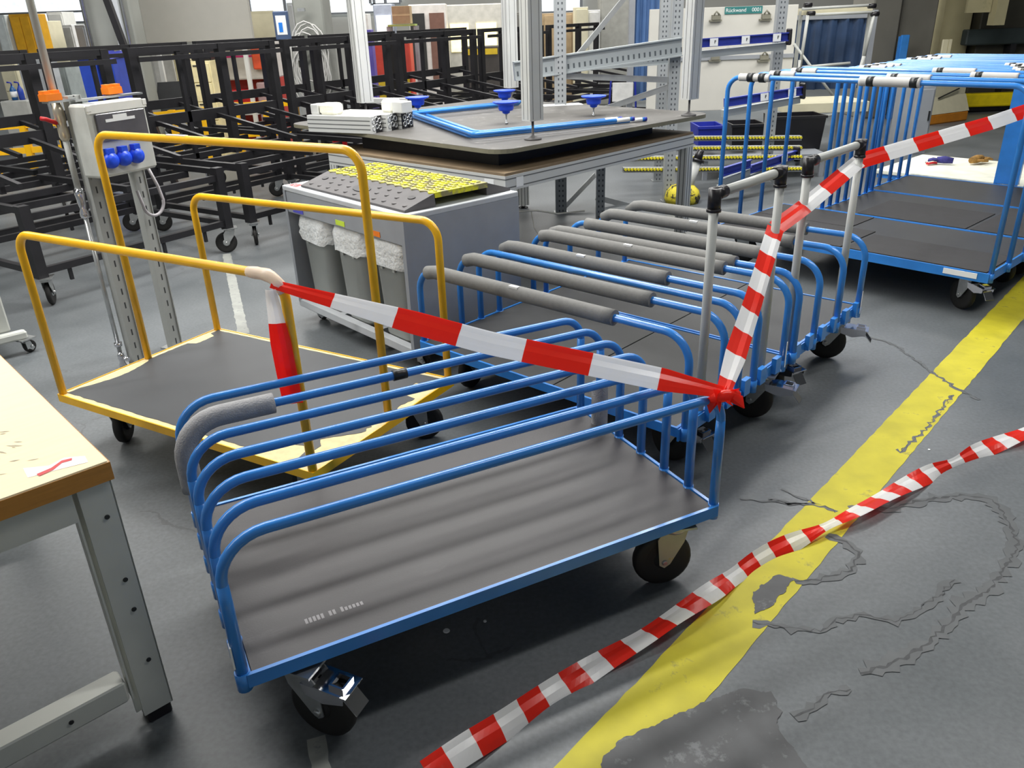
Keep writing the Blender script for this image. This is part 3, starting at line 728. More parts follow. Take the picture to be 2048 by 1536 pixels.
for q in ((.09, .10), (LW-.09, .10), (.09, DW-.1), (LW-.09, DW-.1)): caster(tC2, q[0], q[1], .10, .5, .04, ww=.025, off=.018, small=True)
def waste_bin(x, y, lab):
    R = Matrix.Rotation(math.radians(-48.7), 3, 'Z'); p = Vector((cx0, cy0, 0))+R@Vector((x, y, 0))
    t = thing('trash_bin', lab, 'bin', (p.x, p.y, .141), math.radians(-48.7), 'grey bins in the waste station')
    def ring(w_, d_, z, r=.07):
        out = []
        for cxx, cyy, a0 in ((w_/2-r, d_/2-r, 0), (-w_/2+r, d_/2-r, PI/2), (-w_/2+r, -d_/2+r, PI), (w_/2-r, -d_/2+r, 1.5*PI)):
            for k in range(5): a = a0+k*PI/8; out.append(Vector((cxx+r*math.cos(a), cyy+r*math.sin(a), z)))
        return out
    g = G(); g.rings([ring(.29, .36, 0), ring(.30, .37, .02), ring(.34, .405, .50), ring(.35, .415, .505), ring(.35, .415, .53)], 0, True, True); g.build('body', BINC, t)
    g = G()
    for k in (-.06, .06): g.box((k-.012, -.215, .42), (k+.012, -.196, .50))
    g.build('rib', BINC, t)
    rg = random.Random(int(x*100)); rings = []
    for z, e in ((.44, .022), (.47, .03), (.50, .022), (.535, .03), (.58, .012), (.61, -.01)):
        rr_ = ring(.35+e, .415+e, z, .08)
        rings.append([q+Vector((rg.uniform(-.007,.007), rg.uniform(-.007,.007), rg.uniform(-.012,.012))) for q in rr_])
    G().rings(rings, 0, False, True).build('bin_liner', BAG, t)
waste_bin(.26, .235, 'grey bin with white liner, left in the grey steel cabinet')
waste_bin(.68, .235, 'grey bin with white liner, middle one in the grey steel cabinet')
waste_bin(1.10, .235, 'grey bin with white liner, right one, half hidden by the yellow post')
# cable ramp
R = Matrix.Rotation(math.radians(-48.7), 3, 'Z'); p = Vector((cx0, cy0, 0))+R@Vector((.16, .05, 0))
tR = thing('cable_ramp', 'black and yellow rubber cable ramp lying on the grey cabinet', 'cable ramp', (p.x, p.y, HW+.001), math.radians(-48.7))
LR = 1.12
sec = [(0,0),(0,.012),(.20,.07),(.205,.0)]
g = G(); g.rings([[Vector((x, y, z)) for y, z in sec] for x in (0, LR)], 0, True, False)
sec = [(.58,0),(.58,.07),(.76,.012),(.76,0)]
g.rings([[Vector((x, y, z)) for y, z in sec] for x in (.02, LR-.01)], 0, True, False)
for k in range(11):
    for j in range(3):
        if (k in (0, 4, 5, 9, 10)) and j > 0: continue
        y = .04+j*.055; z = .012+.058*y/.20; g.lathe([(.016,-.004),(.016,.0015),(.010,.0035)], (.07+k*.1+(.05 if j == 1 else 0), y, z), 6)
g.build('rubber_body', mat('ramp_rubber', (92, 90, 91), .65, var=.1), tR)
g = G()
for xc, yc, wx, wy in ((.55, .10, .085, .035), (.10, .12, .028, .018), (1.02, .12, .028, .018)):
    ring_ = [(xc+wx*math.cos(a)*min(1, 1.3*1), yc+wy*math.sin(a)) for a in [k*2*PI/16 for k in range(16)]]
    g.rings([[Vector((x, y, .012+.058*y/.2-.004)) for x, y in ring_], [Vector((x, y, .012+.058*y/.2+.0045)) for x, y in ring_]], 0, True, False)
g.build('carry_slot', BLK, tR)
YR = mat('ramp_yellow', (204, 202, 34), .6, var=.12, spots=(134, 128, 92), spotamt=.45, spotscale=11)
g = G(); g.box((0, .205, .045), (LR, .58, .074))
for k in range(28):
    for j in range(8):
        a = ((k+j) % 2); x = .015+k*.0393; y = .225+j*.044
        g.box((x, y, .074), (x+(.026 if a else .009), y+(.009 if a else .026), .079))
for k in range(14): g.prism([(.01+k*.08, .206), (.05+k*.08, .185), (.085+k*.08, .206)], .066, .0735)
g.build('yellow_lid', YR, tR)

# ================================================================ aluminium workbench with plate and portal
TY = math.radians(46)
PZ0, PZ1 = 1.005, 1.035
tc = gz(1010, 347, .89)
tT = thing('workbench', 'large grey aluminium profile workbench in the middle behind the foam hoop trolleys', 'workbench', (tc.x, tc.y, 0), TY)
TL, TD, TZ = 2.33, 2.0, .87
for x in (0.04, TL-.04):
    for y in (.04, TD-.04):
        g = G(); g.box((x-.045, y-.045, .03), (x+.045, y+.045, TZ-.10))
        for s in (-1, 1):
            for q in (-.02, .02): g.box((x+q-.004, y+s*.0455-.0008, .03), (x+q+.004, y+s*.0455+.0008, TZ-.10), 1); g.box((x+s*.0455-.0008, y+q-.004, .03), (x+s*.0455+.0008, y+q+.004, TZ-.10), 1)
        lg = g.build('leg', [ALU, ALUD], tT); G().lathe([(.05,0),(.05,.01),(.014,.016),(.014,.03)], (x, y, 0), 16).build('foot', BLKP, lg)
def prof(x0, y0, x1, y1, z0, z1):
    g = G(); g.box((x0, y0, z0), (x1, y1, z1)); zz = (z1-z0)
    for q in (.22, .78):
        z = z0+zz*q; g.box((x0-.001, y0-.001, z-.004), (x1+.001, y1+.001, z+.004), 1)
    return g.build('beam', [ALU, ALUD], tT)
prof(-.005, -.005, TL+.005, .075, TZ-.10, TZ); prof(-.005, TD-.075, TL+.005, TD+.005, TZ-.10, TZ)
prof(-.005, .075, .075, TD-.075, TZ-.10, TZ); prof(TL-.075, .075, TL+.005, TD-.075, TZ-.10, TZ)
prof(1.1, .075, 1.18, TD-.075, TZ-.10, TZ-.02)
G().bbox((.0, .0, TZ), (TL, TD, TZ+.02), .003).build('board', mat('worn_board_edge', (128, 110, 86), .7, var=.12), tT)
g = G(); g.box((.2, .25, TZ+.02), (TL-.25, TD-.2, PZ0)); g.build('shadow_gap_spacer', BLK, tT)  # spacer coloured black to imitate the shadow gap below the grey board
g = G(); g.box((.10, -.0075, TZ-.085), (.17, -.0055, TZ-.02)); g.build('label_plate', PAPER, tT)
g = G(); g.box((-.0075, .1, TZ-.085), (-.0055, .19, TZ-.03)); g.build('label_plate', PAPER, tT)
# zinc hose clamp and hanging cables at the corner
tK = tag(G().tube([(.08,5.62,.58),(.22,5.72,.56),(.38,5.86,.50),(.60,6.1,.46)], .006, 6).tube([(.18,5.70,.565),(.2,5.66,.45),(.26,5.64,.35)], .004, 6).build('cable', mat('grey_cable', (170, 168, 160), .6)), 'thin grey cables hanging off the aluminium workbench leg', 'cable')

PY = math.radians(43); pc = gz(1000, 302, PZ1)
tP = thing('base_board', 'large scuffed grey board with rounded corners on the aluminium workbench', 'board', (pc.x, pc.y, PZ0), PY)
def rrect(x0, y0, x1, y1, r, n=6):
    out = []
    for cx, cy, a0 in ((x1-r, y1-r, 0), (x0+r, y1-r, PI/2), (x0+r, y0+r, PI), (x1-r, y0+r, 1.5*PI)):
        for k in range(n+1): a = a0+k*PI/2/n; out.append((cx+r*math.cos(a), cy+r*math.sin(a)))
    return out
G().prism(rrect(0, 0, 2.47, 2.76, .16), 0, .03).build('board', PLATE, tP)
G().prism(rrect(-.0015, -.0015, 2.4715, 2.7615, .16), .001, .028).build('edge_band', PLATEE, tP)
# portal
tO = thing('portal_frame', 'tall aluminium portal of four grooved columns on levelling feet', 'frame', (*gz(1066, 279, PZ1)[:2], PZ1), math.radians(39))
for (x, y) in ((0, 0), (1.72, 0), (0, 2.3), (1.72, 2.3)):
    g = G(); a, b = .062, .045; z0, z1 = .13, 1.9
    g.box((x-a, y-b, z0), (x+a, y+b, z1))
    for q in (-.034, .034): g.box((x+q-.0022, y-b-.0008, z0+.01), (x+q+.0022, y+b+.0008, z1), 1)
    for q in (-.022, .022): g.box((x-a-.0008, y+q-.0022, z0+.01), (x+a+.0008, y+q+.0022, z1), 1)
    c_ = g.build('column', [ALU, ALUD], tO)
    g = G(); g.lathe([(.062,0),(.062,.008),(.035,.02),(.012,.03),(.009,.032),(.009,.135)], (x, y, 0), 24); g.build('levelling_foot', mat('foot_grey', (84, 82, 82), .5), c_)
for x0, y0, x1, y1 in ((-.06,-.045,1.78,.045), (-.06,2.255,1.78,2.345), (-.045,.045,.045,2.255), (1.675,.045,1.765,2.255)):
    G().box((x0, y0, 1.9), (x1, y1, 1.99)).build('beam', ALU, tO)
# aluminium profile offcuts with end plates
pa = gz(742, 268, PZ1); pb = gz(838, 250, PZ1); ay = math.radians(-28)
u_ = Vector((math.cos(ay), math.sin(ay), 0)); v_ = Vector((-math.sin(ay), math.cos(ay), 0))
labs = ('front aluminium profile offcut of the bundle lying on the grey board', 'middle aluminium profile offcut of the bundle lying on the grey board', 'rear aluminium profile offcut of the bundle, under the right foam block')
for i in range(3):
    q = pa + v_*(.155*i) + u_*(.04*i)
    t = thing('aluminium_profile', labs[i], 'profile', (q.x, q.y, PZ1+.0005), ay, 'aluminium profile offcuts on the board')
    g = G(); g.box((-.62, 0, .0), (0, .148, .125))
    for z in (.03, .062, .094): g.box((-.62, -.001, z-.004), (0, .149, z+.004), 1)
    for y in (.04, .11): g.box((-.62, y-.004, .124), (0, y+.004, .126), 1)
    g.build('body', [ALU, ALUD], t)
    g = G(); g.box((0, .002, .002), (.006, .146, .123), 1)
    for a_ in range(3):
        for b_ in range(2):
            cy, cz = .032+a_*.042, .036+b_*.05+(a_ % 2)*.012
            g.lathe([(.024, .0), (.024, .010), (.017, .010), (.017, .0)], (.004, cy, cz), 6, 0, R=Matrix.Rotation(PI/2, 3, 'Y'))
    g.build('end_face', [ZINC, BLK], t)
    if i != 2: G().box((.0, -.0, .0), (.012, .052, .125)).build('end_plate', ALU, t)
    else: G().box((.0, .09, .0), (.012, .146, .125)).build('end_plate', BLKP, t)
def foam_block(lab, p, yaw, sx, sy, sz, grey):
    t = thing('foam_block', lab, 'foam block', p, yaw, 'foam blocks on the aluminium profiles')
    g = G(); g.bbox((-sx/2, -sy/2, 0), (sx/2, sy/2, sz), .018); g.build('block', mat('cream_white_foam', (236, 234, 218), .9, bump=.3, bscale=80), t)
    G().bbox((grey[0], -sy/2+.005, 0), (grey[1], sy/2-.005, sz-.008), .006).build('bracket', ALU, t)
q = pa+u_*(-.46)+v_*.12; foam_block('white foam block on the left end of the profile bundle', (q.x, q.y, PZ1+.126), ay, .17, .12, .085, (-.17, -.09))
q = pa+u_*(-.04)+v_*.36; foam_block('white foam block on the right end of the profile bundle', (q.x, q.y, PZ1+.126), ay-.3, .14, .12, .095, (.075, .20))
q = gz(770, 206, PZ1); t = tag(place(G().bbox((-.25, -.04, 0), (.25, .04, .05), .003).build('aluminium_profile', ALU), (q.x, q.y, PZ1), math.radians(-20)), 'short aluminium profile behind the foam blocks beside the left rear column', 'profile')
# suction cups
def cup(lab, px, py, hgt=.16):
    q = gz(px, py, PZ1); t = thing('suction_cup', lab, 'suction cup', (q.x, q.y, PZ1), 0, 'blue suction cups on the grey board')
    G().lathe([(.012,0),(.012,.012),(.006,.014),(.006,hgt-.10),(.014,hgt-.095),(.014,hgt-.088)], (0,0,0), 12).build('stud', ZINC, t)
    h_ = hgt-.02; G().lathe([(.018,h_-.07),(.03,h_-.064),(.032,h_-.05),(.056,h_-.044),(.062,h_-.03),(.064,h_-.004),(.064,h_),(.098,h_+.012),(.106,h_+.018),(.107,h_+.025),(.09,h_+.026),(.05,h_+.02),(.01,h_+.018)], (0,0,0), 28).build('cup', SOCK, t)
cup('blue suction cup beside the foam block at the left', 837, 232, .16)
cup('blue suction cup standing farthest back near the thin column', 1010, 214, .15)
cup('blue suction cup just left of the front column', 1013, 248, .17)
cup('blue suction cup right of the front column by itself', 1187, 232, .16)
# bent blue tube frames
def bend(pts, r=.06, n=6):
    out = [Vector(pts[0])]
    for i in range(1, len(pts)-1):
        a, b, c_ = Vector(pts[i-1]), Vector(pts[i]), Vector(pts[i+1]); d1 = (a-b).normalized(); d2 = (c_-b).normalized()
        p1 = b+d1*r; p2 = b+d2*r
        for k in range(n+1): t = k/n; out.append(p1*(1-t)**2+b*2*t*(1-t)+p2*t*t)
    out.append(Vector(pts[-1])); return out
BPTS = [(1283, 238), (945, 272), (812, 226), (1040, 204)]
for i, (dz, dx, lab) in enumerate(((0, -.035, 'lowest blue bent tube of the three lying on the grey board'), (.0, .17, 'second blue bent tube lying inside the front one on the board'), (.030, .065, 'topmost blue bent tube resting on the other two'))):
    P = [gz(x, y, PZ1+.018+dz) for x, y in BPTS]; cen = sum(P, Vector())/4
    P = [p+(cen-p).normalized()*dx for p in P]; o_ = P[1].copy(); o_.z = PZ1
    t = thing('bent_tube', lab, 'tube frame', o_, 0, 'bent blue tubes on the board')
    pth = bend([p-o_ for p in P], .09); G().tube(pth, .0155, 12).build('tube', BLUE, t)
    a, b = pth[0], pth[1]; d = (b-a).normalized(); G().tube([a+d*.04, a+d*.16], .0162, 12).build('label', PAPER, t)
    G().tube([a-d*.004, a+d*.02], .017, 12).build('end_cap', DBLUE, t)
q = gz(1115, 211, PZ1); tag(place(G().box((-.2,-.06,0),(.24,.05,.006)).box((-.18,-.05,.006),(.22,.04,.012)).build('paper_strip', PAPER), (q.x, q.y, PZ1+.001), math.radians(8)), 'white paper strips behind the front column on the grey board', 'paper')

# ================================================================ power box on slotted posts
sx, sy = -2.254, 4.453; by = math.atan2(.269, .127)
tE = thing('power_box_stand', 'grey power socket box on slotted steel posts beside the yellow trolley', 'power box', (sx, sy, 0), by)
def strut(x, z1, par):
    g = G(); g.box((-.040, -.020, 0), (.040, .020, z1)); g.box((-.040,-.026,0),(-.034,-.02,z1)); g.box((.034,-.026,0),(.040,-.02,z1)); o = g.build('slotted_post', STRUT, par); o.location = (x, 0, 0)
    G().box((-.06, -.06, 0), (.06, .06, .008)).build('base_plate', ZINC, o); return o
strut(0, 1.53, tE); strut(.298, 1.16, tE)
g = G(); g.box((-.02, -.03, 1.10), (.42, .018, 1.13)); g.build('cross_rail', STRUT, tE)
bx = G(); bx.bbox((.02, -.17, 1.13), (.40, -.03, 1.50), .012); box_ = bx.build('box_body', mat('light_grey_box', (200, 202, 196), .5), tE); box_.location = (-.085, 0, -.01)
g = G()
for x in (.03, .39):
    for z in (1.485,): g.bbox((x-.015, -.178, z-.02), (x+.015, -.17, z+.012), .003)
g.box((.02, -.176, 1.455), (.40, -.17, 1.497)); g.build('lid_rim', WHITE, box_)
G().bbox((.055, -.182, 1.31), (.375, -.17, 1.45), .004).build('smoked_window', mat('smoked_window', (96, 94, 98), .12), box_)
g = G(); g.box((.11, -.1835, 1.405), (.30, -.182, 1.420)); g.box((.16, -.1835, 1.42), (.25, -.182, 1.438)); g.build('label_strip', PAPER, box_)
for k in range(3):
    c_ = (.085+k*.085, -.17, 1.215); Rr = Matrix.Rotation(PI/2, 3, 'X')
    o = G().lathe([(.041,0),(.041,.022),(.037,.026),(.037,.034),(.01,.037)], c_, 24, R=Rr).box((c_[0]-.02, c_[1]-.034, c_[2]+.035), (c_[0]+.02, c_[1], c_[2]+.062)).build('socket', SOCK, box_)
g = G(); g.box((-.02,-.05,1.50),(.42,.0,1.51)); g.build('top_plate', ZINC, tE)
for x in (-.12, .26):
    G().prism([(x-.045,-.03),(x+.045,-.03),(x+.052,.02),(x-.052,.02)], 1.515, 1.55).box((x-.045,-.02,1.54),(x-.01,.02,1.565)).box((x+.01,-.02,1.54),(x+.045,.02,1.565)).build('orange_hook', ORANGE, tE)
g = G(); g.box((-.16,-.03,1.505),(.0,.02,1.517)); g.build('bracket', ZINC, tE)
g = G(); g.tube([Vector((.33,-.06,1.12)), Vector((.36,-.08,1.0)), Vector((.36,-.10,.92))]+arc((.285,-.10,.92), .075, 0, -PI, 10, (Vector((1,0,0)), Vector((0,0,1))))+[Vector((.21,-.08,1.0))], .009, 10); g.build('cable_loop', mat('light_grey_cable', (176, 172, 176), .5), tE)
g = G(); g.box((-.01,-.16,1.16),(.012,-.05,1.49)); g.build('side_plate', mat('dark_side', (52, 54, 56), .5), tE)
ptop = at(40, -20, 4.18)
tF = thing('compressed_air_pipe', 'vertical grey air pipe with valves left of the power box', 'pipe', (-2.315, 4.405, 0), 0)
G().tube([(0,0,.10), (0,0,.92)], .0125, 12).build('lower_pipe', ZINC, tF)
G().tube([(0,0,1.05), (-.0,0,1.33)], .016, 12).build('middle_pipe', WTUBE, tF)
G().tube([(0,0,1.48), (0,0,3.2)], .019, 12).build('upper_pipe', WTUBE, tF)
G().lathe([(.02,.90),(.024,.91),(.024,.93),(.016,.95),(.022,.98),(.022,1.0),(.026,1.03),(.02,1.06)], (0,0,0), 14).build('coupling', CHROME, tF)
v = G().lathe([(.018,1.31),(.026,1.33),(.026,1.37),(.02,1.39),(.027,1.41),(.027,1.46),(.022,1.50)], (0,0,0), 14).build('valve', mat('nickel', (206, 196, 176), .3, metal=.7), tF)
G().tube([(-.01,-.02,1.40),(-.05,-.045,1.425),(-.075,-.05,1.43)], .011, 8).build('red_lever', REDP, v)
G().lathe([(.022,.0),(.022,.02),(.015,.04),(.02,.06),(.02,.08),(.013,.10)], (0,0,0), 14).tube([(0,0,.06),(.05,-.02,.06)], .012, 8).lathe([(.022,.14),(.022,.16)], (0,0,0), 12).build('foot_fitting', CHROME, tF)

# ================================================================ black rack trolleys
def post(g, x, y, z0, z1, w): g.box((x-w/2, y-w/2, z0), (x+w/2, y+w/2, z1))
def make_rack(label, x, y, yaw, L=1.65, Dp=1.3, H=1.68):
    t = thing('rack_trolley', label, 'rack', (x, y, 0), yaw, 'black rack trolleys at the back left')
    for xx, yy in ((0,0),(L,0),(0,Dp),(L,Dp)):
        g = G(); hh = .74 if yy == 0 else H; post(g, xx, yy, .22, hh, .075); g.build('upright', BLK, t)
        caster(t, xx+.02, yy, .22, .9+xx+yy*1.3, .092, ww=.035, wheel_mat=ZINC)
    for xx, w_ in ((L*.3, .04), (L*.6, .08)):
        g = G(); post(g, xx, Dp, .62, H, w_); g.build('upright', BLK, t)
    g = G()
    for yy in (0, Dp):
        g.box((0, yy-.022, .24), (L, yy+.022, .29))
    for xx in (0, L): g.box((xx-.022, 0, .24), (xx+.022, Dp, .285))
    for k in range(4): g.box((.2+k*.4, -.01, .15), (.225+k*.4, .01, .24))
    g.build('base_frame', BLK, t)
    g = G()
    for yy in (.0, .42, .85, Dp): g.box((0, yy-.02, .63), (L, yy+.02, .68))
    for xx in (0, L*.5, L): g.box((xx-.022, 0, .685), (xx+.022, Dp, .73))
    g.build('shelf_frame', BLK, t)
    g = G(); g.box((0, Dp-.02, .98), (L, Dp+.02, 1.08)); g.build('middle_rail', BLK, t)
    for z in (H-.05,): g = G(); g.box((-.02, Dp-.03, z), (L+.02, Dp+.03, z+.05)); g.box((-.02, Dp-.16, z-.07), (L+.02, Dp-.13, z-.03)); g.build('top_rail', BLK, t)
    for xx in (.12, L*.5, L*.88):
        G().bar((xx, Dp, 1.02), (xx, .18, .84), .035).build('arm', BLK, t)
    g = G(); g.box((-.024, -.031, .66), (.03, -.0275, .70)); g.build('label_plate', PAPER, t)
    return t
v60 = math.radians(56)
vv = Vector((math.cos(v60), math.sin(v60), 0)); uu = Vector((-math.sin(v60), math.cos(v60), 0))
r0 = make_rack('black rack trolley nearest the camera, beyond the air pipe', -3.38, 5.62, v60)
def rk(o, lab): dup(r0, (o.x, o.y, 0), v60, lab)
o1 = Vector((-2.30, 7.18, 0)); o0 = Vector((-3.38, 5.62, 0))
rk(o1, 'black rack trolley right behind the waste cabinet')
rk(o0+uu*1.55+vv*.1, 'black rack trolley at the left edge in the second row')
rk(o1+uu*1.55+vv*.05, 'black rack trolley in the second row behind the power box')
rk(o1+vv*1.85, 'black rack trolley left of the rear aluminium column')
rk(o1+uu*1.55+vv*1.9, 'black rack trolley in the second row below the grey panel')
rk(o1+vv*3.7, 'black rack trolley seen between the left columns of the portal')
rk(o1+vv*5.55, 'black rack trolley directly left of the front column, far back')
rk(o1+vv*7.45, 'black rack trolley seen through the shelving beams')
rk(o1+uu*1.55+vv*3.75, 'black rack trolley in the second row behind the coiled cables')
rk(o1+uu*1.55+vv*5.6, 'black rack trolley farthest back in the middle')
bk = at(203, -30, 10.4); bk2 = at(294, 215, 10.4); bk3 = bk+(bk2-bk)*((bk.z-.02)/(bk.z-bk2.z))
tag(G().bar(bk, bk3, .07).box((bk3.x-.08, bk3.y-.08, 0), (bk3.x+.08, bk3.y+.08, .02)).build('black_post', BLK), 'thick black post leaning across the grey column behind the power box', 'post')

# ================================================================ hall background, each thing at its own distance
def slab(px0, px1, pt, pb, Y):
    m = (pt+pb)/2; c_ = (px0+px1)/2
    return at(px0, m, Y).x, at(px1, m, Y).x, max(0, at(c_, pb, Y).z), at(c_, pt, Y).z
def cabinet(name, label, cat, px0, px1, pt, pb, Y, dep, m, floor=True, group=None, doors=0, drawers=0, dm=None, hm=None, top=None, legs=False):
    x0, x1, z0, z1 = slab(px0, px1, pt, pb, Y)
    if floor: z0 = 0
    t = thing(name, label, cat, ((x0+x1)/2, Y, z0), 0, group); w_ = x1-x0; h_ = z1-z0
    G().bbox((-w_/2, 0, .03 if legs else 0), (w_/2, dep, h_), .008).build('body', m, t)
    if drawers:
        dh = (h_-.06)/drawers
        for k in range(drawers):
            d = G().bbox((-w_/2+.02, -.018, .03+k*dh+.006), (w_/2-.02, .0, .03+(k+1)*dh-.006), .004).build('drawer', dm or m, t)
            G().box((-w_*.18, -.03, .03+(k+1)*dh-.04), (w_*.18, -.018, .03+(k+1)*dh-.025)).build('handle', hm or SCREW, d)
    for k in range(doors):
        dw = (w_-.04)/doors
        d = G().bbox((-w_/2+.02+k*dw+.006, -.018, .05), (-w_/2+.02+(k+1)*dw-.006, 0, h_-.04), .004).build('door', dm or m, t)
        G().box((-w_/2+.02+k*dw+dw*.8, -.03, h_*.5), (-w_/2+.02+k*dw+dw*.8+.02, -.018, h_*.5+.12)).build('handle', hm or SCREW, d)
    if top: G().bbox((-w_/2-.02, -.03, h_), (w_/2+.02, dep+.01, h_+.03), .005).build('top', top, t)
    return t
# grey building column and panel
def column(label, px0, px1, pt, pb, Y, dep, m, z1=6, name='building_column'):
    x0, x1, _, _ = slab(px0, px1, pt, pb, Y); g = G(); g.bbox((x0, Y, 0), (x1, Y+dep, z1), .02)
    return tag(g.build(name, m), label, 'column')
column('wide grey concrete column behind the power box at upper left', 178, 275, 0, 180, 11.8, .35, CONC)
t = thing('cable_conduit', 'vertical metal conduits fixed on the grey column at upper left', 'conduit', (at(236, 40, 11.7).x, 11.7, 0))
G().box((-.05,-.03,0),(.05,.03,5.5)).build('channel', GPAINTL, t); G().tube([(.10,0,0),(.10,0,5.5)],.018,8).build('pipe', ZINC, t); G().tube([(-.42,0,1.4),(-.42,0,5.5)],.03,8).build('pipe', ZINC, t)
t = thing('room_divider_panel', 'large plain light grey panel standing at upper left behind the racks', 'panel', (0, 0, 0))
x0, x1, z0, z1 = slab(278, 497, -60, 84, 13.1)
G().bbox((x0, 13.1, z0), (x1, 13.18, z1), .01).build('sheet', PANEL, t)
for x in (x0+.1, x1-.2): g = G(); g.box((x, 13.12, .02), (x+.06, 13.18, z0)); g.box((x-.05, 12.9, 0), (x+.11, 13.4, .03)); g.build('leg', ALU, t)
cabinet('control_cabinet', 'cream control cabinet at the right edge of the grey panel', 'cabinet', 490, 552, 22, 90, 14.6, .4, CREAM, doors=1, hm=SCREW)
column('grey green column with coiled white cables right of the cabinet', 596, 655, 0, 200, 12.2, .6, CONC)
q = at(612, 90, 12.1); t = thing('cable_coil', 'bundle of white cables looped on the grey green column', 'cable', (q.x, 12.12, 0))
rr = random.Random(6)
for k in range(7):
    r_ = .20+.05*rr.random(); c_ = (rr.uniform(-.05,.08), -.03*rr.random(), 1.72-.06*k+rr.uniform(-.04,.04)); hgt = .38+.1*rr.random()
    G().tube([(c_[0]+r_*math.cos(a*PI/8), c_[1]-.01*k*.3, c_[2]-.25+hgt*math.sin(a*PI/8)) for a in range(16)], .010, 6, closed=True).build('loop', FOAMW, t)
G().box((-.05,-.06,1.98),(.05,.0,2.02)).build('hook', ZINC, t)
# power column with touch panel (small screen)
x0, x1, z0, z1 = slab(548, 578, 22, 80, 11.0); t = thing('operator_panel', 'white operator panel with a blue screen above the rack at left', 'panel', ((x0+x1)/2, 11.0, 0))
w_ = x1-x0; G().bbox((-w_/2, 0, z0), (w_/2, .06, z1), .01).build('housing', mat('panel_blue_grey', (70, 88, 120), .4), t)
G().box((-w_/2+.03, -.004, z0+.06), (w_/2-.03, 0, z1-.05)).build('face', PAPER, t); G().box((-w_/2+.06, -.007, z0+.09), (w_/2-.08, -.004, z0+.2)).build('screen', mat('screen_blue', (40, 130, 230), .3), t)
G().tube([(0,.03,0),(0,.03,z0)], .025, 10).lathe([(.15,0),(.15,.02),(.03,.03)], (0,.03,0), 16).build('stand', BLK, t)
# items seen through the racks at the left
cabinet('tool_cabinet', 'light grey tall cabinet far left behind the racks', 'cabinet', 45, 92, 120, 215, 13.2, .5, mat('pale_grey_cab', (176, 180, 184), .5), doors=1)
cabinet('tool_cabinet', 'grey green cabinet just right of the air pipe behind the racks', 'cabinet', 98, 138, 128, 205, 14.2, .5, mat('green_grey_cab', (150, 158, 158), .5), doors=1)
cabinet('shelf_unit', 'cream shelf unit at the far left edge behind the racks', 'shelf', 4, 36, 115, 195, 13.8, .4, CREAM, drawers=3)
for k, (a, b, lab) in enumerate(((22, 34, 'small blue spray bottle with white label on the far left shelf'), (37, 48, 'dark blue bottle beside the labelled one on the far left shelf'))):
    x0, x1, z0, z1 = slab(a, b, 178, 200, 12.7); o_ = ((x0+x1)/2, 12.7, at(28, 200, 12.7).z)
    t = thing('spray_bottle', lab, 'bottle', o_, 0, 'blue bottles at far left'); r_ = (x1-x0)/2
    G().lathe([(r_,0),(r_,.14),(r_*.5,.18),(r_*.3,.2)], (0,0,0), 12).build('body', BLUEB if k else mat('teal_bottle', (30, 90, 150), .3), t)
    G().tube([(0,0,.2),(0,0,.24),(-.05,-.02,.25)], .012, 6).build('spray_head', DBLUE, t)
    if k == 0: G().lathe([(r_+.002,.04),(r_+.002,.12)], (0,0,0), 12).build('label', PAPER, t)
x0, x1, z0, z1 = slab(8, 62, 200, 214, 12.6); zb_ = at(28, 200, 12.7).z-.002; tag(G().bbox((x0, 12.5, 0), (x1, 13.0, zb_), .01).build('low_bench', mat('bench_grey', (170, 172, 168), .6)), 'low grey bench carrying the blue bottles at far left', 'bench')
def wheelie(label, px0, px1, pt, Y):
    x0, x1, z0, z1 = slab(px0, px1, pt, 195, Y); w_ = x1-x0
    t = thing('wheeled_bin', label, 'bin', ((x0+x1)/2, Y, 0), 0, 'blue wheeled bins behind the racks')
    G().rings([[(-w_*.42,0,.06),(w_*.42,0,.06),(w_*.42,.45,.06),(-w_*.42,.45,.06)], [(-w_/2,-.03,z1-.08),(w_/2,-.03,z1-.08),(w_/2,.55,z1-.08),(-w_/2,.55,z1-.08)]], 0, True, False).build('body', BLUEB, t)
    G().rings([[(-w_/2-.02,-.05,z1-.08),(w_/2+.02,-.05,z1-.08),(w_/2+.02,.57,z1-.06),(-w_/2-.02,.57,z1-.06)], [(-w_/2,-.03,z1-.04),(w_/2,-.03,z1-.04),(w_/2,.55,z1),(-w_/2,.55,z1)]], 0, True, False).build('lid', DBLUE, t)
    for s in (-1, 1): G().tube([(s*w_*.4,.5,.09),(s*w_*.5,.5,.09)], .09, 14).build('wheel', RUB, t)
wheelie('blue wheeled bin in front of the grey column, left one of two', 164, 200, 104, 11.0)
wheelie('darker blue wheeled bin, right one of two before the grey column', 209, 232, 104, 11.0)
# chair
q = at(352, 150, 12.35); t = thing('office_chair', 'black office chair seen through the racks', 'chair', (q.x, 12.2, 0), .5)
G().bbox((-.22,-.21,.44),(.22,.21,.51),.03).build('seat', mat('chair_black', (40, 42, 44), .8), t)
G().rings([[(-.19,.22,.55),(.19,.22,.55),(.19,.27,.55),(-.19,.27,.55)], [(-.24,.24,.85),(.24,.24,.85),(.24,.30,.85),(-.24,.30,.85)], [(-.18,.25,1.12),(.18,.25,1.12),(.18,.30,1.12),(-.18,.30,1.12)]], 0, True, False).build('backrest', mat('chair_black', (40, 42, 44), .8), t)
G().tube([(0,0,.08),(0,0,.44)], .025, 10).tube([(0,.2,.47),(0,.26,.6)], .02, 8).build('column', CHROME, t)
for k in range(5):
    a = k*2*PI/5; lg = G().bar((0,0,.09),(.28*math.cos(a),.28*math.sin(a),.07), .035).build('leg', BLK, t)
    G().lathe([(.025,0),(.028,.02),(.025,.05)], (.27*math.cos(a), .27*math.sin(a), 0), 10).build('caster', BLKP, lg)
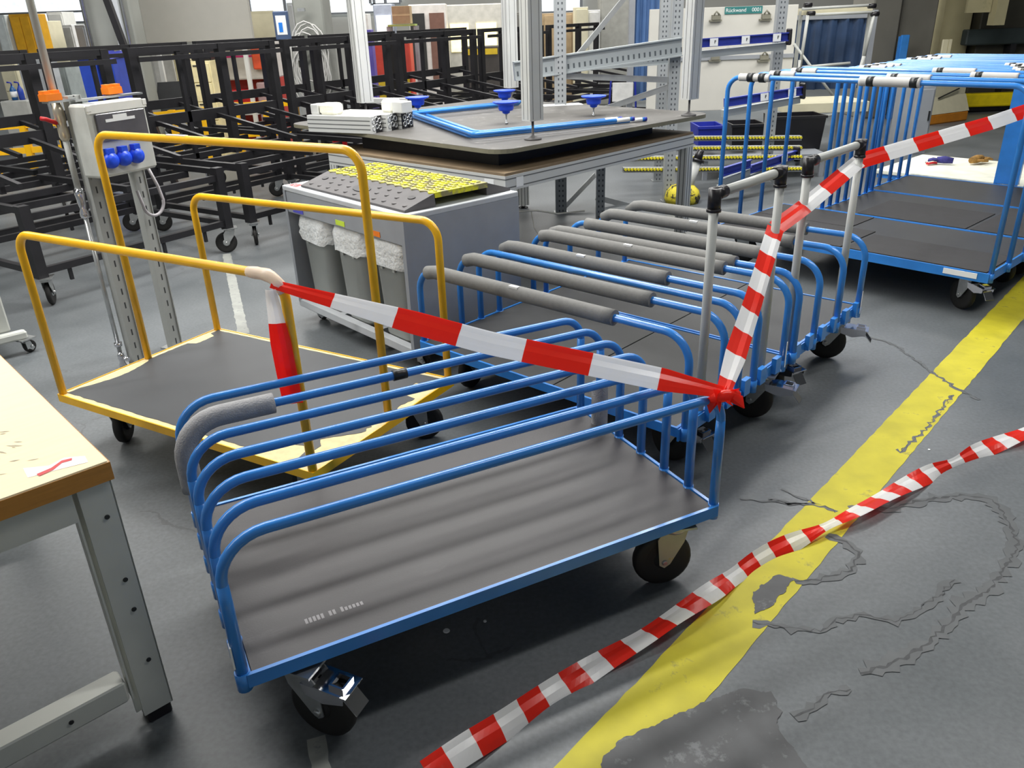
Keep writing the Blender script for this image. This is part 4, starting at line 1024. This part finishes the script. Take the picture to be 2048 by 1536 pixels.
cabinet('drawer_cabinet', 'cream drawer cabinet right of the black office chair', 'cabinet', 374, 424, 122, 180, 12.5, .5, mat('pale_cream', (226, 214, 166), .5), drawers=5)
cabinet('locker', 'tall cream locker behind the drawer cabinet', 'locker', 350, 382, 98, 180, 13.6, .5, mat('pale_cream2', (222, 212, 170), .5), doors=1)
x0, x1, z0, z1 = slab(378, 418, 102, 122, 12.5); tag(G().bbox((x0, 12.55, z0), (x1, 12.95, z1), .02).box((x0+.04, 12.545, z0+.04), (x1-.04, 12.55, z1-.03)).build('equipment_case', BLKP), 'black case on top of the cream drawer cabinet', 'case')
column('white grey pillar behind the black chair', 246, 262, 90, 175, 12.3, .3, mat('off_white_pillar', (178, 174, 166), .7), z1=1.9, name='pillar')
cabinet('storage_box', 'white board standing behind the black chair', 'board', 305, 345, 98, 145, 14.2, .08, RACKW, floor=True)
# white / magenta machine with red interior
x0, x1, z0, z1 = slab(440, 548, 98, 182, 13.7); t = thing('test_machine', 'white machine with magenta stripe and red interior behind the racks', 'machine', (x0, 13.7, 0))
w_ = x1-x0; G().bbox((0, 0, z1-.45), (w_, .7, z1+.1), .02).build('hood', mat('machine_white', (206, 202, 196), .4), t)
G().box((.02, -.004, z1-.12), (w_*.8, 0, z1-.09)).build('stripe', mat('magenta', (204, 44, 120), .4), t)
G().box((0, .3, .0), (w_, .7, z1-.45)).build('rear_body', mat('red_interior', (170, 48, 40), .6), t)
G().bbox((w_*.62, 0, 0), (w_, .3, z1-.5), .02).build('side_cabinet', mat('pink_grey', (180, 150, 152), .5), t)
G().box((0, -.1, z1-.98), (w_*.62, .3, z1-.94)).build('table', RACKW, t)
G().bbox((.1, .02, z1-.9), (w_*.5, .28, z1-.6), .02).build('red_crate', REDP, t)
G().bbox((w_*.66, -.12, z1-.3), (w_*.86, -.02, z1+.1), .02).build('orange_panel', mat('orange_red', (232, 90, 50), .5), t)
# yellow guard rails
def guard(label, px0, px1, py, Y0, Y1):
    a = at(px0, py[0], Y0); b = at(px1, py[1], Y1); t = thing('guard_rail', label, 'guard rail', (a.x, a.y, 0), 0, 'yellow guard rails at the back')
    g = G(); d = b-a; g.bar((0,0,a.z), (d.x,d.y,b.z), .05, .08); g.bar((0,0,a.z*.5), (d.x,d.y,b.z*.5), .05, .08); g.build('rail', YEL, t)
    n = 3
    for k in range(n): f = k/(n-1); G().box((d.x*f-.04, d.y*f-.04, 0), (d.x*f+.04, d.y*f+.04, a.z+(b.z-a.z)*f+.05)).build('post', YEL, t)
guard('yellow guard rail at the far left behind the black racks', -30, 118, (256, 245), 11.5, 11.8)
guard('yellow guard rail behind the power box and chair', 282, 405, (233, 222), 11.7, 11.9)
guard('yellow guard rail under the white and red machine', 470, 590, (212, 205), 12.1, 12.2)
# fans of machines beyond the racks in the middle
def machine(label, px0, px1, pt, pb, Y, m, dep=.6, win=None, winm=None, extra=None, floor=True, name='machine'):
    x0, x1, z0, z1 = slab(px0, px1, pt, pb, Y); z0 = 0 if floor else z0
    t = thing(name, label, 'machine', (x0, Y, z0)); w_ = x1-x0; h_ = z1-z0
    G().bbox((0, 0, 0), (w_, dep, h_), .02).build('body', m, t)
    if win:
        for (a, b, c_, d) in win: G().box((w_*a, -.02, h_*c_), (w_*b, 0, h_*d)).build('panel', winm or LIT, t)
    if extra: extra(t, w_, h_)
    return t
machine('pale machine with two lit windows above the racks', 888, 1004, 8, 75, 19, mat('pale_machine', (176, 174, 166), .5), win=((.1,.42,.55,.82),(.55,.9,.55,.82)), winm=LIT)
machine('white machine with dark opening and brown door above the racks', 818, 892, 8, 66, 18, mat('white_machine', (208, 204, 198), .5), win=((.02,.42,.4,.92),), winm=mat('dark_opening', (40, 42, 40), .6), extra=lambda t, w_, h_: G().box((w_*.55,-.02,h_*.3),(w_*.95,0,h_*.92)).build('door', mat('brown_door', (112, 80, 68), .5), t))
machine('pale blue grey machine housing left of the dark opening machine', 748, 786, 8, 66, 18.5, mat('blue_grey_m', (150, 156, 170), .5), win=((.1,.9,.6,.9),), winm=PAPER)
x0, x1, z0, z1 = slab(784, 820, 12, 48, 16.5); t = thing('cardboard_box', 'brown cardboard box stacked above the far racks', 'box', ((x0+x1)/2, 16.5, z0)); w_ = x1-x0; h_ = z1-z0
G().bbox((-w_/2, 0, 0), (w_/2, .4, h_), .004).build('body', BROWN, t); G().box((-w_/2, -.002, h_*.45), (w_/2, 0, h_*.55)).build('tape', mat('box_tape', (190, 170, 130), .4), t)
x0, x1, _, z0b = slab(776, 830, 49, 60, 16.5); t = thing('side_table', 'small table with a green edge carrying the cardboard box', 'table', ((x0+x1)/2, 16.5, 0)); w_ = x1-x0
G().box((-w_/2, -.02, z0b-.03), (w_/2, .5, z0b)).build('top', mat('green_edge', (150, 170, 90), .5), t)
for s in (-1, 1):
    for y in (.02, .44): G().box((s*w_/2-.03, y, 0), (s*w_/2+.03, y+.04, z0b-.03)).build('leg', GPAINT, t)
machine('red fronted machine low behind the middle racks', 722, 820, 86, 118, 15.5, mat('red_band', (206, 70, 52), .5), win=((.3,.95,.35,.6),), winm=mat('hazard_yellow', (222, 190, 40), .5))
machine('yellow posted machine guard behind the middle racks', 925, 1000, 92, 185, 17, mat('dark_guard', (70, 66, 62), .6), dep=.2, win=((.05,.12,.1,.98),(.05,.95,.88,.96)), winm=mat('hazard_yellow', (222, 190, 40), .5))
cabinet('crate', 'small white crate above the far racks left of the middle', 'crate', 700, 736, 28, 48, 17.2, .4, RACKW, floor=True)
cabinet('crate', 'purple and white crate above the far racks', 'crate', 716, 742, 60, 75, 14.0, .3, mat('violet_crate', (96, 84, 170), .5), floor=True)
# fire extinguisher-like red figure beside rear column
q = at(668, 185, 11.2); t = thing('red_cap_canister', 'small red canister with round cap left of the rear aluminium column', 'canister', (q.x, 11.2, 0))
G().lathe([(.10,0),(.10,.5),(.09,.56),(.05,.60)], (0,0,0), 16).build('body', REDP, t); G().lathe([(.055,.60),(.06,.66),(.05,.72),(.02,.74)], (0,0,0), 14).build('cap', REDP, t)
G().lathe([(.056,.585),(.056,.605)], (0,0,0), 14).build('collar', BLK, t)
# bright far end: roof light strips, cupboards and white machines, left and middle
def far(name, label, cat, px0, px1, pt, pb, Y, m, floor=False, **k): return cabinet(name, label, cat, px0, px1, pt, pb, Y, .5, m, floor=floor, **k)
far('cupboard', 'mustard yellow cupboard at the far upper left', 'cupboard', 23, 66, 28, 84, 14.5, mat('mustard', (206, 152, 20), .5), floor=True, doors=2, dm=mat('mustard2', (214, 160, 26), .5))
far('cupboard', 'pale grey cupboard left of the mustard one', 'cupboard', -8, 15, 30, 84, 14.4, mat('pale_blue_grey', (196, 204, 206), .5), floor=True, doors=1)
far('machine_housing', 'white machine housing behind the air pipe at upper left', 'machine', 96, 128, 24, 60, 18, WHITE, floor=True, doors=1)
far('machine_housing', 'low white machine box right of the air pipe top', 'machine', 104, 146, 50, 76, 16.2, RACKW, floor=True, doors=1)
far('machine_housing', 'cream machine cupboard beside the air pipe at upper left', 'machine', 74, 98, 42, 84, 15.3, CREAM, floor=True, doors=1)
far('machine_housing', 'grey machine box at the left side of the grey column', 'machine', 152, 172, 50, 82, 15.4, GPAINT, floor=True, doors=1)
W = [(-160, 172, -30, 26), (62, 172, 26, 44), (498, 640, -30, 24), (655, 748, -30, 24), (1062, 1162, -30, 22), (740, 800, -30, 6)]
for i, (a, b, c_, d) in enumerate(W):
    x0, x1, z0, z1 = slab(a, b, c_, d, 25.9); o = G().box((x0, 25.86, z0), (x1, 25.92, z1)).build('window_%d' % (i+1), LITW); o['kind'] = 'structure'
    g = G()
    nn = max(2, int((x1-x0)/1.2))
    for k in range(nn+1): xx = x0+(x1-x0)*k/nn; g.box((xx-.04, 25.8, z0), (xx+.04, 25.86, z1))
    g.box((x0, 25.8, z0-.05), (x1, 25.86, z0)); g.build('window_frame', GPAINT, o)
# loose workshop clutter along the far side: distinct small things
rr = random.Random(31)
clut = [(576, 590, 5, 60, 16, GPAINTL, 'tall pale locker left of the grey green column'), (1030, 1064, 24, 70, 17.6, mat('cl_dark', (108, 106, 100), .6), 'dark grey cupboard right of the front column top'),
        (1150, 1176, 14, 58, 17.3, CREAM, 'cream tall cupboard behind the diagonal brace'), (1176, 1200, 20, 60, 17.5, RACKW, 'white cupboard behind the diagonal brace'),
        (1086, 1146, 26, 54, 18.0, BROWN, 'stacked brown cartons right of the thin upright'), (1200, 1262, -10, 62, 18, mat('cl_grey', (142, 142, 136), .6), 'grey machine block right of the diagonal brace'),
        (700, 720, 50, 90, 16.2, CREAM, 'small cream cupboard right of the rear column')]
for a, b, c_, d, Y, m, lab in clut: cabinet('cupboard', lab, 'cupboard', a, b, c_, d, Y, .5, m, doors=1)
q = at(1246, 90, 11.9); t = thing('steel_chair', 'blue framed chair back seen above the roller beam', 'chair', (q.x, 11.9, 0), -.2)
G().tube(bend([(-.2,.2,.45),(-.17,.24,.98),(.17,.24,.98),(.2,.2,.45)], .05), .014, 8).build('back_frame', DBLUE, t); G().bbox((-.15,.215,.66),(.15,.235,.92),.01).build('backrest', RACKW, t)
G().bbox((-.2,-.2,.43),(.2,.2,.46),.01).build('seat', RACKW, t)
for x in (-.19,.19):
    for y in (-.19,.19): G().tube([(x,y,0),(x,y,.44)], .012, 8).build('leg', BLK, t)

# ================================================================ shelving with roller lanes
UPX = [('foot', 1120, 445, 1121, 0), ('x', 1335, 402, 1368, 0)]
u1 = gz(1122, 425); u2 = gz(1335, 402); u3 = at(1322, 200, 9.6); u4 = at(1545, 200, 9.3)
tS = thing('flow_rack', 'galvanised flow rack with sloping roller lanes behind the aluminium workbench', 'rack', (u1.x, u1.y, 0), 0)
def upr(p, w_=.06):
    g = G(); g.box((-w_/2, -.035, 0), (w_/2, .035, 2.6)); g.box((-w_/2-.012, -.04, 0), (-w_/2, .04, 2.6)); g.box((w_/2, -.04, 0), (w_/2+.012, .04, 2.6))
    o = g.build('upright', PERF, tS); o.location = (p.x-u1.x, p.y-u1.y, 0); G().box((-.07,-.07,0),(.07,.07,.008)).build('base_plate', ZINC, o); return o
for p in (u1, u2, u3, u4): upr(p, .085)
rel = lambda v: Vector((v.x-u1.x, v.y-u1.y, v.z))
def lane(pa, pb, h, m, name='roller_beam', lab=None, w_=.05):
    a, b = rel(pa), rel(pb); L = (b-a).length; g = G(); g.box((0, -w_/2, 0), (L, w_/2, h)); g.box((0, -w_/2-.02, 0), (L, -w_/2, .012)); g.box((0, -w_/2-.02, h-.012), (L, -w_/2, h))
    o = g.build(name, m, tS); d = (b-a).normalized(); o.location = a
    o.rotation_euler = (0, -math.asin(d.z), math.atan2(d.y, d.x)); return o, L
Yl = u1.y
lane(at(1030, 162, Yl-.1), at(1362, 112, u2.y-.05), .17, BEAMP)
lane(at(1040, 150, Yl+.6), at(1340, 128, u2.y+.7), .08, BEAMP)
GALV = mat('galvanised_brace', (158, 160, 160), .45, metal=.3)
for a_, b_, Ya, Yb in (((1128,152),(1345,160),Yl,u2.y), ((1130,142),(1262,-20),Yl,Yl+.6), ((1342,172),(1180,228),u2.y,Yl+.3), ((1128,415),(1190,350),Yl,Yl+.4), ((1192,395),(1330,430),Yl+.2,u2.y)):
    G().bar(rel(at(*a_, Ya)), rel(at(*b_, Yb)), .012, .055).build('brace', GALV, tS)
p = gz(1200, 437); g = G(); g.box((-.04,-.035,0),(.04,.035,.92)); o = g.build('upright', PERF, tS); o.location = rel(p)
# lower yellow wheel lanes seen under the workbench
YW = mat('yellow_rollers', (226, 212, 40), .5)
for py0, py1, Y0 in ((302, 300, 9.0), (322, 318, 8.8), (344, 342, 8.6), (282, 280, 9.2)):
    a = at(1245, py0, Y0); b = at(1600, py1, Y0+.1); o, L = lane(a, b, .05, GALV, 'wheel_lane'); g = G()
    n = 56
    for k in range(n): g.tube([(L*k/n+.02, -.066, .034), (L*k/n+.02, -.03, .034)], .014, 6)
    w_ = g.build('rollers', YW, o); w_['kind'] = 'stuff'
def price_rail(p0, p1, Y0, Y1, labels, end=True):
    a, b = at(*p0, Y0), at(*p1, Y1); o, L = lane(a, b, .085, mat('price_rail_blue', (44, 58, 150), .45), 'label_rail', w_=.02)
    for i, f in enumerate(labels):
        G().box((L*f-.045, -.034, .005), (L*f+.045, -.031, .08)).build('label', PAPER, o)
        n_ = G(); n_.box((L*f+.005, -.0355, .03), (L*f+.012, -.034, .06)); n_.box((L*f+.005, -.0355, .055), (L*f+.022, -.034, .06)); n_.box((L*f+.012, -.0355, .045), (L*f+.022, -.034, .05)); n_.build('digit_mark', SCREW, o)
    if end: G().bbox((L, -.05, -.04), (L+.03, .04, .12), .01).build('end_cap', BLKP, o)
    a2 = rel(a)+Vector((0, .05, -.07)); b2 = rel(b)+Vector((0, .05, -.05)); G().bar(a2, b2, .06, .07).build('lane', BEAMP, tS)
price_rail((1400, 95), (1574, 82), 8.9, 9.1, (.14, .50, .86))
price_rail((1448, 214), (1602, 190), 8.7, 8.9, (.50, .86))
price_rail((1440, 366), (1590, 316), 8.3, 8.9, (.82,))
price_rail((1444, 352), (1500, 335), 8.2, 8.4, (), False)
# black totes on the shelf
for i, (a, b, c_, d, Y, lab, m) in enumerate(((1395, 1448, 252, 292, 9.6, 'dark blue tote on the low shelf left of the tall hoops', DBLUE), (1462, 1530, 248, 292, 9.7, 'black tote on the low shelf behind the tall hoops', BLKP), (1545, 1648, 232, 300, 9.9, 'wide black tote on the low shelf at the right', BLKP))):
    x0, x1, z0, z1 = slab(a, b, c_, d, Y); w_ = x1-x0; h_ = z1-z0
    t = thing('tote', lab, 'tote', ((x0+x1)/2, Y, z0), 0)
    G().rings([[(-w_*.45,0,0),(w_*.45,0,0),(w_*.45,.4,0),(-w_*.45,.4,0)],[(-w_/2,-.02,h_),(w_/2,-.02,h_),(w_/2,.42,h_),(-w_/2,.42,h_)],[(-w_/2+.02,0,h_),(w_/2-.02,0,h_),(w_/2-.02,.4,h_),(-w_/2+.02,.4,h_)],[(-w_*.43,.02,.02),(w_*.43,.02,.02),(w_*.43,.38,.02),(-w_*.43,.38,.02)]], 0, True, False).build('body', m, t)
    G().box((-w_/2-.01,-.035,h_-.03),(w_/2+.01,-.02,h_)).build('rim', m, t)
a = at(1445, 296, 9.5); b = at(1655, 302, 9.5); t = thing('low_shelf', 'low grey shelf carrying the black totes', 'shelf', (a.x, 9.5, 0)); zs = min(a.z, b.z)-.03
wd = b.x-a.x; G().box((-.25, 0, zs-.04), (wd, .9, zs)).build('board', GPAINT, t)
for x in (-.2, wd-.06):
    for y in (.02, .82): G().box((x, y, 0), (x+.05, y+.05, zs-.04)).build('leg', GPAINT, t)
# grey pipe in yellow black sack
q0 = gz(1364, 404); qt = at(1402, 300, q0.y+.05); t = thing('pipe_stand', 'grey pipe with black cap leaning out of a yellow and black sack', 'pipe', (q0.x, q0.y, 0))
d = qt-Vector((q0.x, q0.y, 0)); G().tube([(0,0,.02), d*.8], .055, 14).build('pipe', WTUBE, t); G().tube([d*.78, d*.83], .075, 14).tube([d*.8, d*1.0], [.05, .035], 12).build('cap', BLKP, t)
G().lathe([(.17,0),(.19,.05),(.17,.12),(.12,.17),(.08,.18)], (0,0,0), 12).build('sack', mat('yellow_black_sack', (206, 190, 50), .7, spots=(30, 30, 30), spotamt=.5, spotscale=9), t)

# ================================================================ white board wall with sign, film curtains
x0, x1, z0, z1 = slab(1297, 1588, 14, 190, 11.6); t = thing('white_partition', 'dirty white partition with clamps and a green sign behind the flow rack', 'partition', (x0, 11.6, 0)); w_ = x1-x0
G().bbox((0, 0, z0-.2), (w_, .05, z1), .006).build('sheet', mat('dirty_white', (206, 204, 196), .6, var=.05, scale=2, spots=(186, 182, 172), spotamt=.62, spotscale=2), t)
G().box((0, -.02, z0+.45), (w_, 0, z0+.5)).build('joint', GPAINT, t)
for x in (.05, w_-.13): g = G(); g.box((x, .0, 0), (x+.08, .05, z0-.2)); g.box((x-.02, -.3, 0), (x+.1, .35, .05)); g.build('leg', GPAINTL, t)
for px, py in ((1345, 40), (1432, 38), (1532, 36), (1430, 118), (1528, 118)):
    q = at(px, py, 11.55); c_ = G().box((q.x-x0-.08, -.05, q.z-.03), (q.x-x0+.08, 0, q.z-.01)).box((q.x-x0-.05, -.06, q.z-.01), (q.x-x0+.06, 0, q.z+.05)).tube([(q.x-x0-.03,-.06,q.z+.05),(q.x-x0,-.06,q.z+.09),(q.x-x0+.04,-.06,q.z+.05)], .012, 6); c_.build('clamp', mat('clamp_grey', (128, 126, 112), .6), t)
q0 = at(1452, 14, 11.55); q1 = at(1526, 26, 11.55); sg = G().box((q0.x-x0, -.012, q1.z), (q1.x-x0, 0, q0.z)).build('sign', TEAL, t)
text('Rückwand    0001', 'lettering', (q0.z-q1.z)*.75, PAPER, sg, ((q0.x+q1.x)/2-x0, -.0135, (q0.z+q1.z)/2), (PI/2, 0, 0))
def curtain(label, px0, px1, pt, pb, Y, post_l=True, m=None):
    x0, x1, z0, z1 = slab(px0, px1, pt, pb, Y); t = thing('film_curtain', label, 'curtain', (x0, Y, 0)); w_ = x1-x0; g = G(); n = 40; rr_ = []
    vs = []; fs = []
    for k in range(n+1):
        x = w_*k/n; y = .03*math.sin(k*.9)+.015*math.sin(k*2.3)
        for z in (z0, (z0+z1)/2, z1): vs.append((x, y+.01*math.sin(z*5+k), z))
    m_ = len(vs)
    vs += [(a, b+.004, c_) for a, b, c_ in vs]
    for k in range(n):
        for j in range(2): i = k*3+j; fs.append((i, i+3, i+4, i+1)); fs.append((i+m_, i+1+m_, i+4+m_, i+3+m_))
    g.add(vs, fs, 0, True); g.build('film', m or CURT, t)
    for x in ((0, w_) if post_l else (w_,)): g = G(); g.box((x-.04, -.05, 0), (x+.04, .05, z1+.1)); g.build('post', GPAINT, t)
    G().box((0, -.04, z1), (w_, .04, z1+.06)).build('top_rail', GPAINT, t)
curtain('blue plastic film curtain left of the white partition', 1262, 1345, -40, 200, 12.3)
curtain('dark blue film curtain on a framed rack right of the white partition', 1586, 1736, 38, 178, 12.6, False, mat('dark_blue_film', (56, 76, 108), .3, var=.2, scale=5, spots=(96, 118, 150), spotamt=.68, spotscale=6))
x0, x1, z0, z1 = slab(1590, 1740, 14, 38, 12.2); t = thing('tube_frame_rack', 'white tube rack with black joints in front of the dark blue curtain', 'rack', (0, 0, 0))
P_ = lambda px, py, Y: at(px, py, Y)
for a_, b_ in (((1616,30),(1600,135)), ((1748,28),(1728,112)), ((1604,205),(1590,300)), ((1600,120),(1592,205)), ((1728,112),(1700,205))):
    G().tube([P_(*a_, 11.6), P_(*b_, 11.6)], .022, 10).build('tube', WTUBE, t)
for a_, b_ in (((1604,18),(1748,10)), ((1616,30),(1748,24)), ((1600,135),(1700,126)), ((1588,88),(1680,210)), ((1604,240),(1675,228)), ((1560,240),(1585,270))):
    G().tube([P_(*a_, 11.6), P_(*b_, 11.6)], .018, 10).build('tube', WTUBE, t)
for px, py in ((1616,10),(1622,27),(1744,12),(1750,28),(1604,137),(1598,240),(1588,278)): q = P_(px, py, 11.6); G().tube([q+Vector((-.05,0,0)), q+Vector((.05,0,0))], .03, 10).build('corner_joint', BLKP, t)
g = G(); a = P_(1606, 22, 11.7); b = P_(1746, 14, 11.7); g.box((a.x, 11.7, a.z-.05), (b.x, 12.1, a.z+.03)); g.build('top_shelf', CREAM, t)
for x in (a.x, b.x): G().box((x-.02, 11.75, 0), (x+.02, 11.79, a.z)).build('leg', WTUBE, t)
# white cream packing table low behind tall trolleys
x0, x1, z0, z1 = slab(1592, 1690, 206, 224, 10.4); t = thing('packing_table', 'cream topped long table behind the tall hoops', 'table', (x0, 10.4, 0)); w_ = x1-x0
G().bbox((-.1, 0, z1-.12), (w_+.3, .8, z1), .005).build('top', CREAM, t)
for x in (-.05, w_+.2):
    for y in (.05, .7): G().box((x, y, 0), (x+.05, y+.05, z1-.12)).build('leg', GPAINTL, t)
# right hand columns
column('broad brown grey concrete pier behind the tall trolleys', 1742, 1798, 0, 110, 14.6, .9, CONCB)
column('middle brown grey pier with a blue strip at its foot', 1800, 1870, 0, 110, 14.9, .9, CONCB)
column('narrow dark grey pier left of the cream column', 1868, 1892, 0, 110, 15.9, .6, mat('dark_pier', (104, 104, 102), .7))
column('yellowed cream building column at upper right', 1884, 1942, 0, 110, 15.4, .7, CREAMC)
x0, x1, z0, z1 = slab(1802, 1818, 70, 104, 14.4); tag(G().bbox((x0, 14.4, 0), (x1, 14.46, z1), .01).box((x0-.03, 14.42, 0), (x0, 14.46, z1-.02)).build('blue_profile', BLUE), 'blue steel strip standing against the brown grey piers', 'profile')
x0, x1, z0, z1 = slab(1866, 1878, 78, 110, 14.6); tag(G().bbox((x0, 14.3, 0), (x1, 14.34, z1), .01).box((x1, 14.3, 0), (x1+.05, 14.32, z1)).build('wooden_slat', CREAM), 'pale slat leaning beside the cream column', 'slat')
# cream machine foot with orange base (behind tall trolleys)
a = gz(1856, 250); x0 = a.x; t = thing('forklift_charger', 'cream cabinet with orange base behind the tall trolleys at right', 'machine', (a.x-.1, a.y, 0), math.radians(28))
R_ = None
G().bbox((0, 0, .16), (1.0, .5, 1.0), .03).build('body', CREAM, t); g = G(); g.rings([[(-.02,-.1,.16),(1.02,-.1,.16),(1.02,.5,.16),(-.02,.5,.16)],[(0,0,.42),(1.0,0,.42),(1.0,.5,.42),(0,.5,.42)]], 0, True, False); g.build('skirt', CREAM, t)
G().bbox((-.02, -.1, .0), (1.02, .5, .16), .02).build('orange_base', mat('orange_base', (196, 124, 30), .6), t); G().bar((.25,-.035,.40),(.75,-.03,.52),.02,.015).build('slot', BLK, t)
t2_ = cabinet('equipment_cabinet', 'grey machine body left of the cream cabinet with orange base', 'machine', 1832, 1868, 172, 240, 10.8, .6, GPAINT, floor=True, doors=1)
# dark machine with yellow beam
x0, x1, z0, z1 = slab(1950, 2110, 20, 185, 15.2); t = thing('press_machine', 'dark machine with teal beam and bright yellow bumper at upper right', 'machine', (x0, 15.2, 0)); w_ = x1-x0
G().bbox((0, 0, z0), (w_, 1.5, z1+1.2), .02).build('body', DARKM, t)
zb = at(1980, 55, 15.8).z; zc = at(1980, 85, 15.8).z; G().bbox((-.3, -.2, zc), (w_, 0, zb), .02).build('cross_beam', DARKT, t)
ya_ = at(1980, 187, 14.8).z; yb_ = at(1980, 213, 14.8).z; G().bbox((-.35, -.4, yb_), (w_, -.2, ya_), .02).build('yellow_bumper', LYEL, t)
G().bbox((-.3, -.25, .0), (w_, .0, max(.05, yb_)), .02).build('black_skirt', BLK, t)
for x in (.5, w_-.5): G().box((x, -.2, .22), (x+.1, 0, zc)).build('strut', BLK, t)
q = at(1990, 20, 14.5); tag(G().box((q.x-.09, 14.3, at(1990,50,14.5).z), (q.x+.09, 14.5, 5.9)).box((q.x-.5, 14.45, at(1960,25,14.5).z), (q.x-.1, 14.5, 5.9)).build('hanging_duct', CREAMC), 'cream duct hanging at the upper right before the dark machine', 'duct')
# black round bumper at the right edge
q = gz(2052, 650); t = thing('rubber_wheel', 'black rubber wheel edge peeking in at the right border', 'wheel', (q.x+.03, q.y, 0)); Rr = Matrix.Rotation(PI/2, 3, 'X')
G().lathe([(.03,-.03),(.085,-.03),(.095,-.018),(.095,.018),(.085,.03),(.03,.03)], (.05,0,.095), 28, R=Rr).build('tyre', RUB, t); G().lathe([(.006,-.034),(.028,-.032),(.028,.032),(.006,.034)], (.05,0,.095), 16, R=Rr).build('hub', ZINC, t)
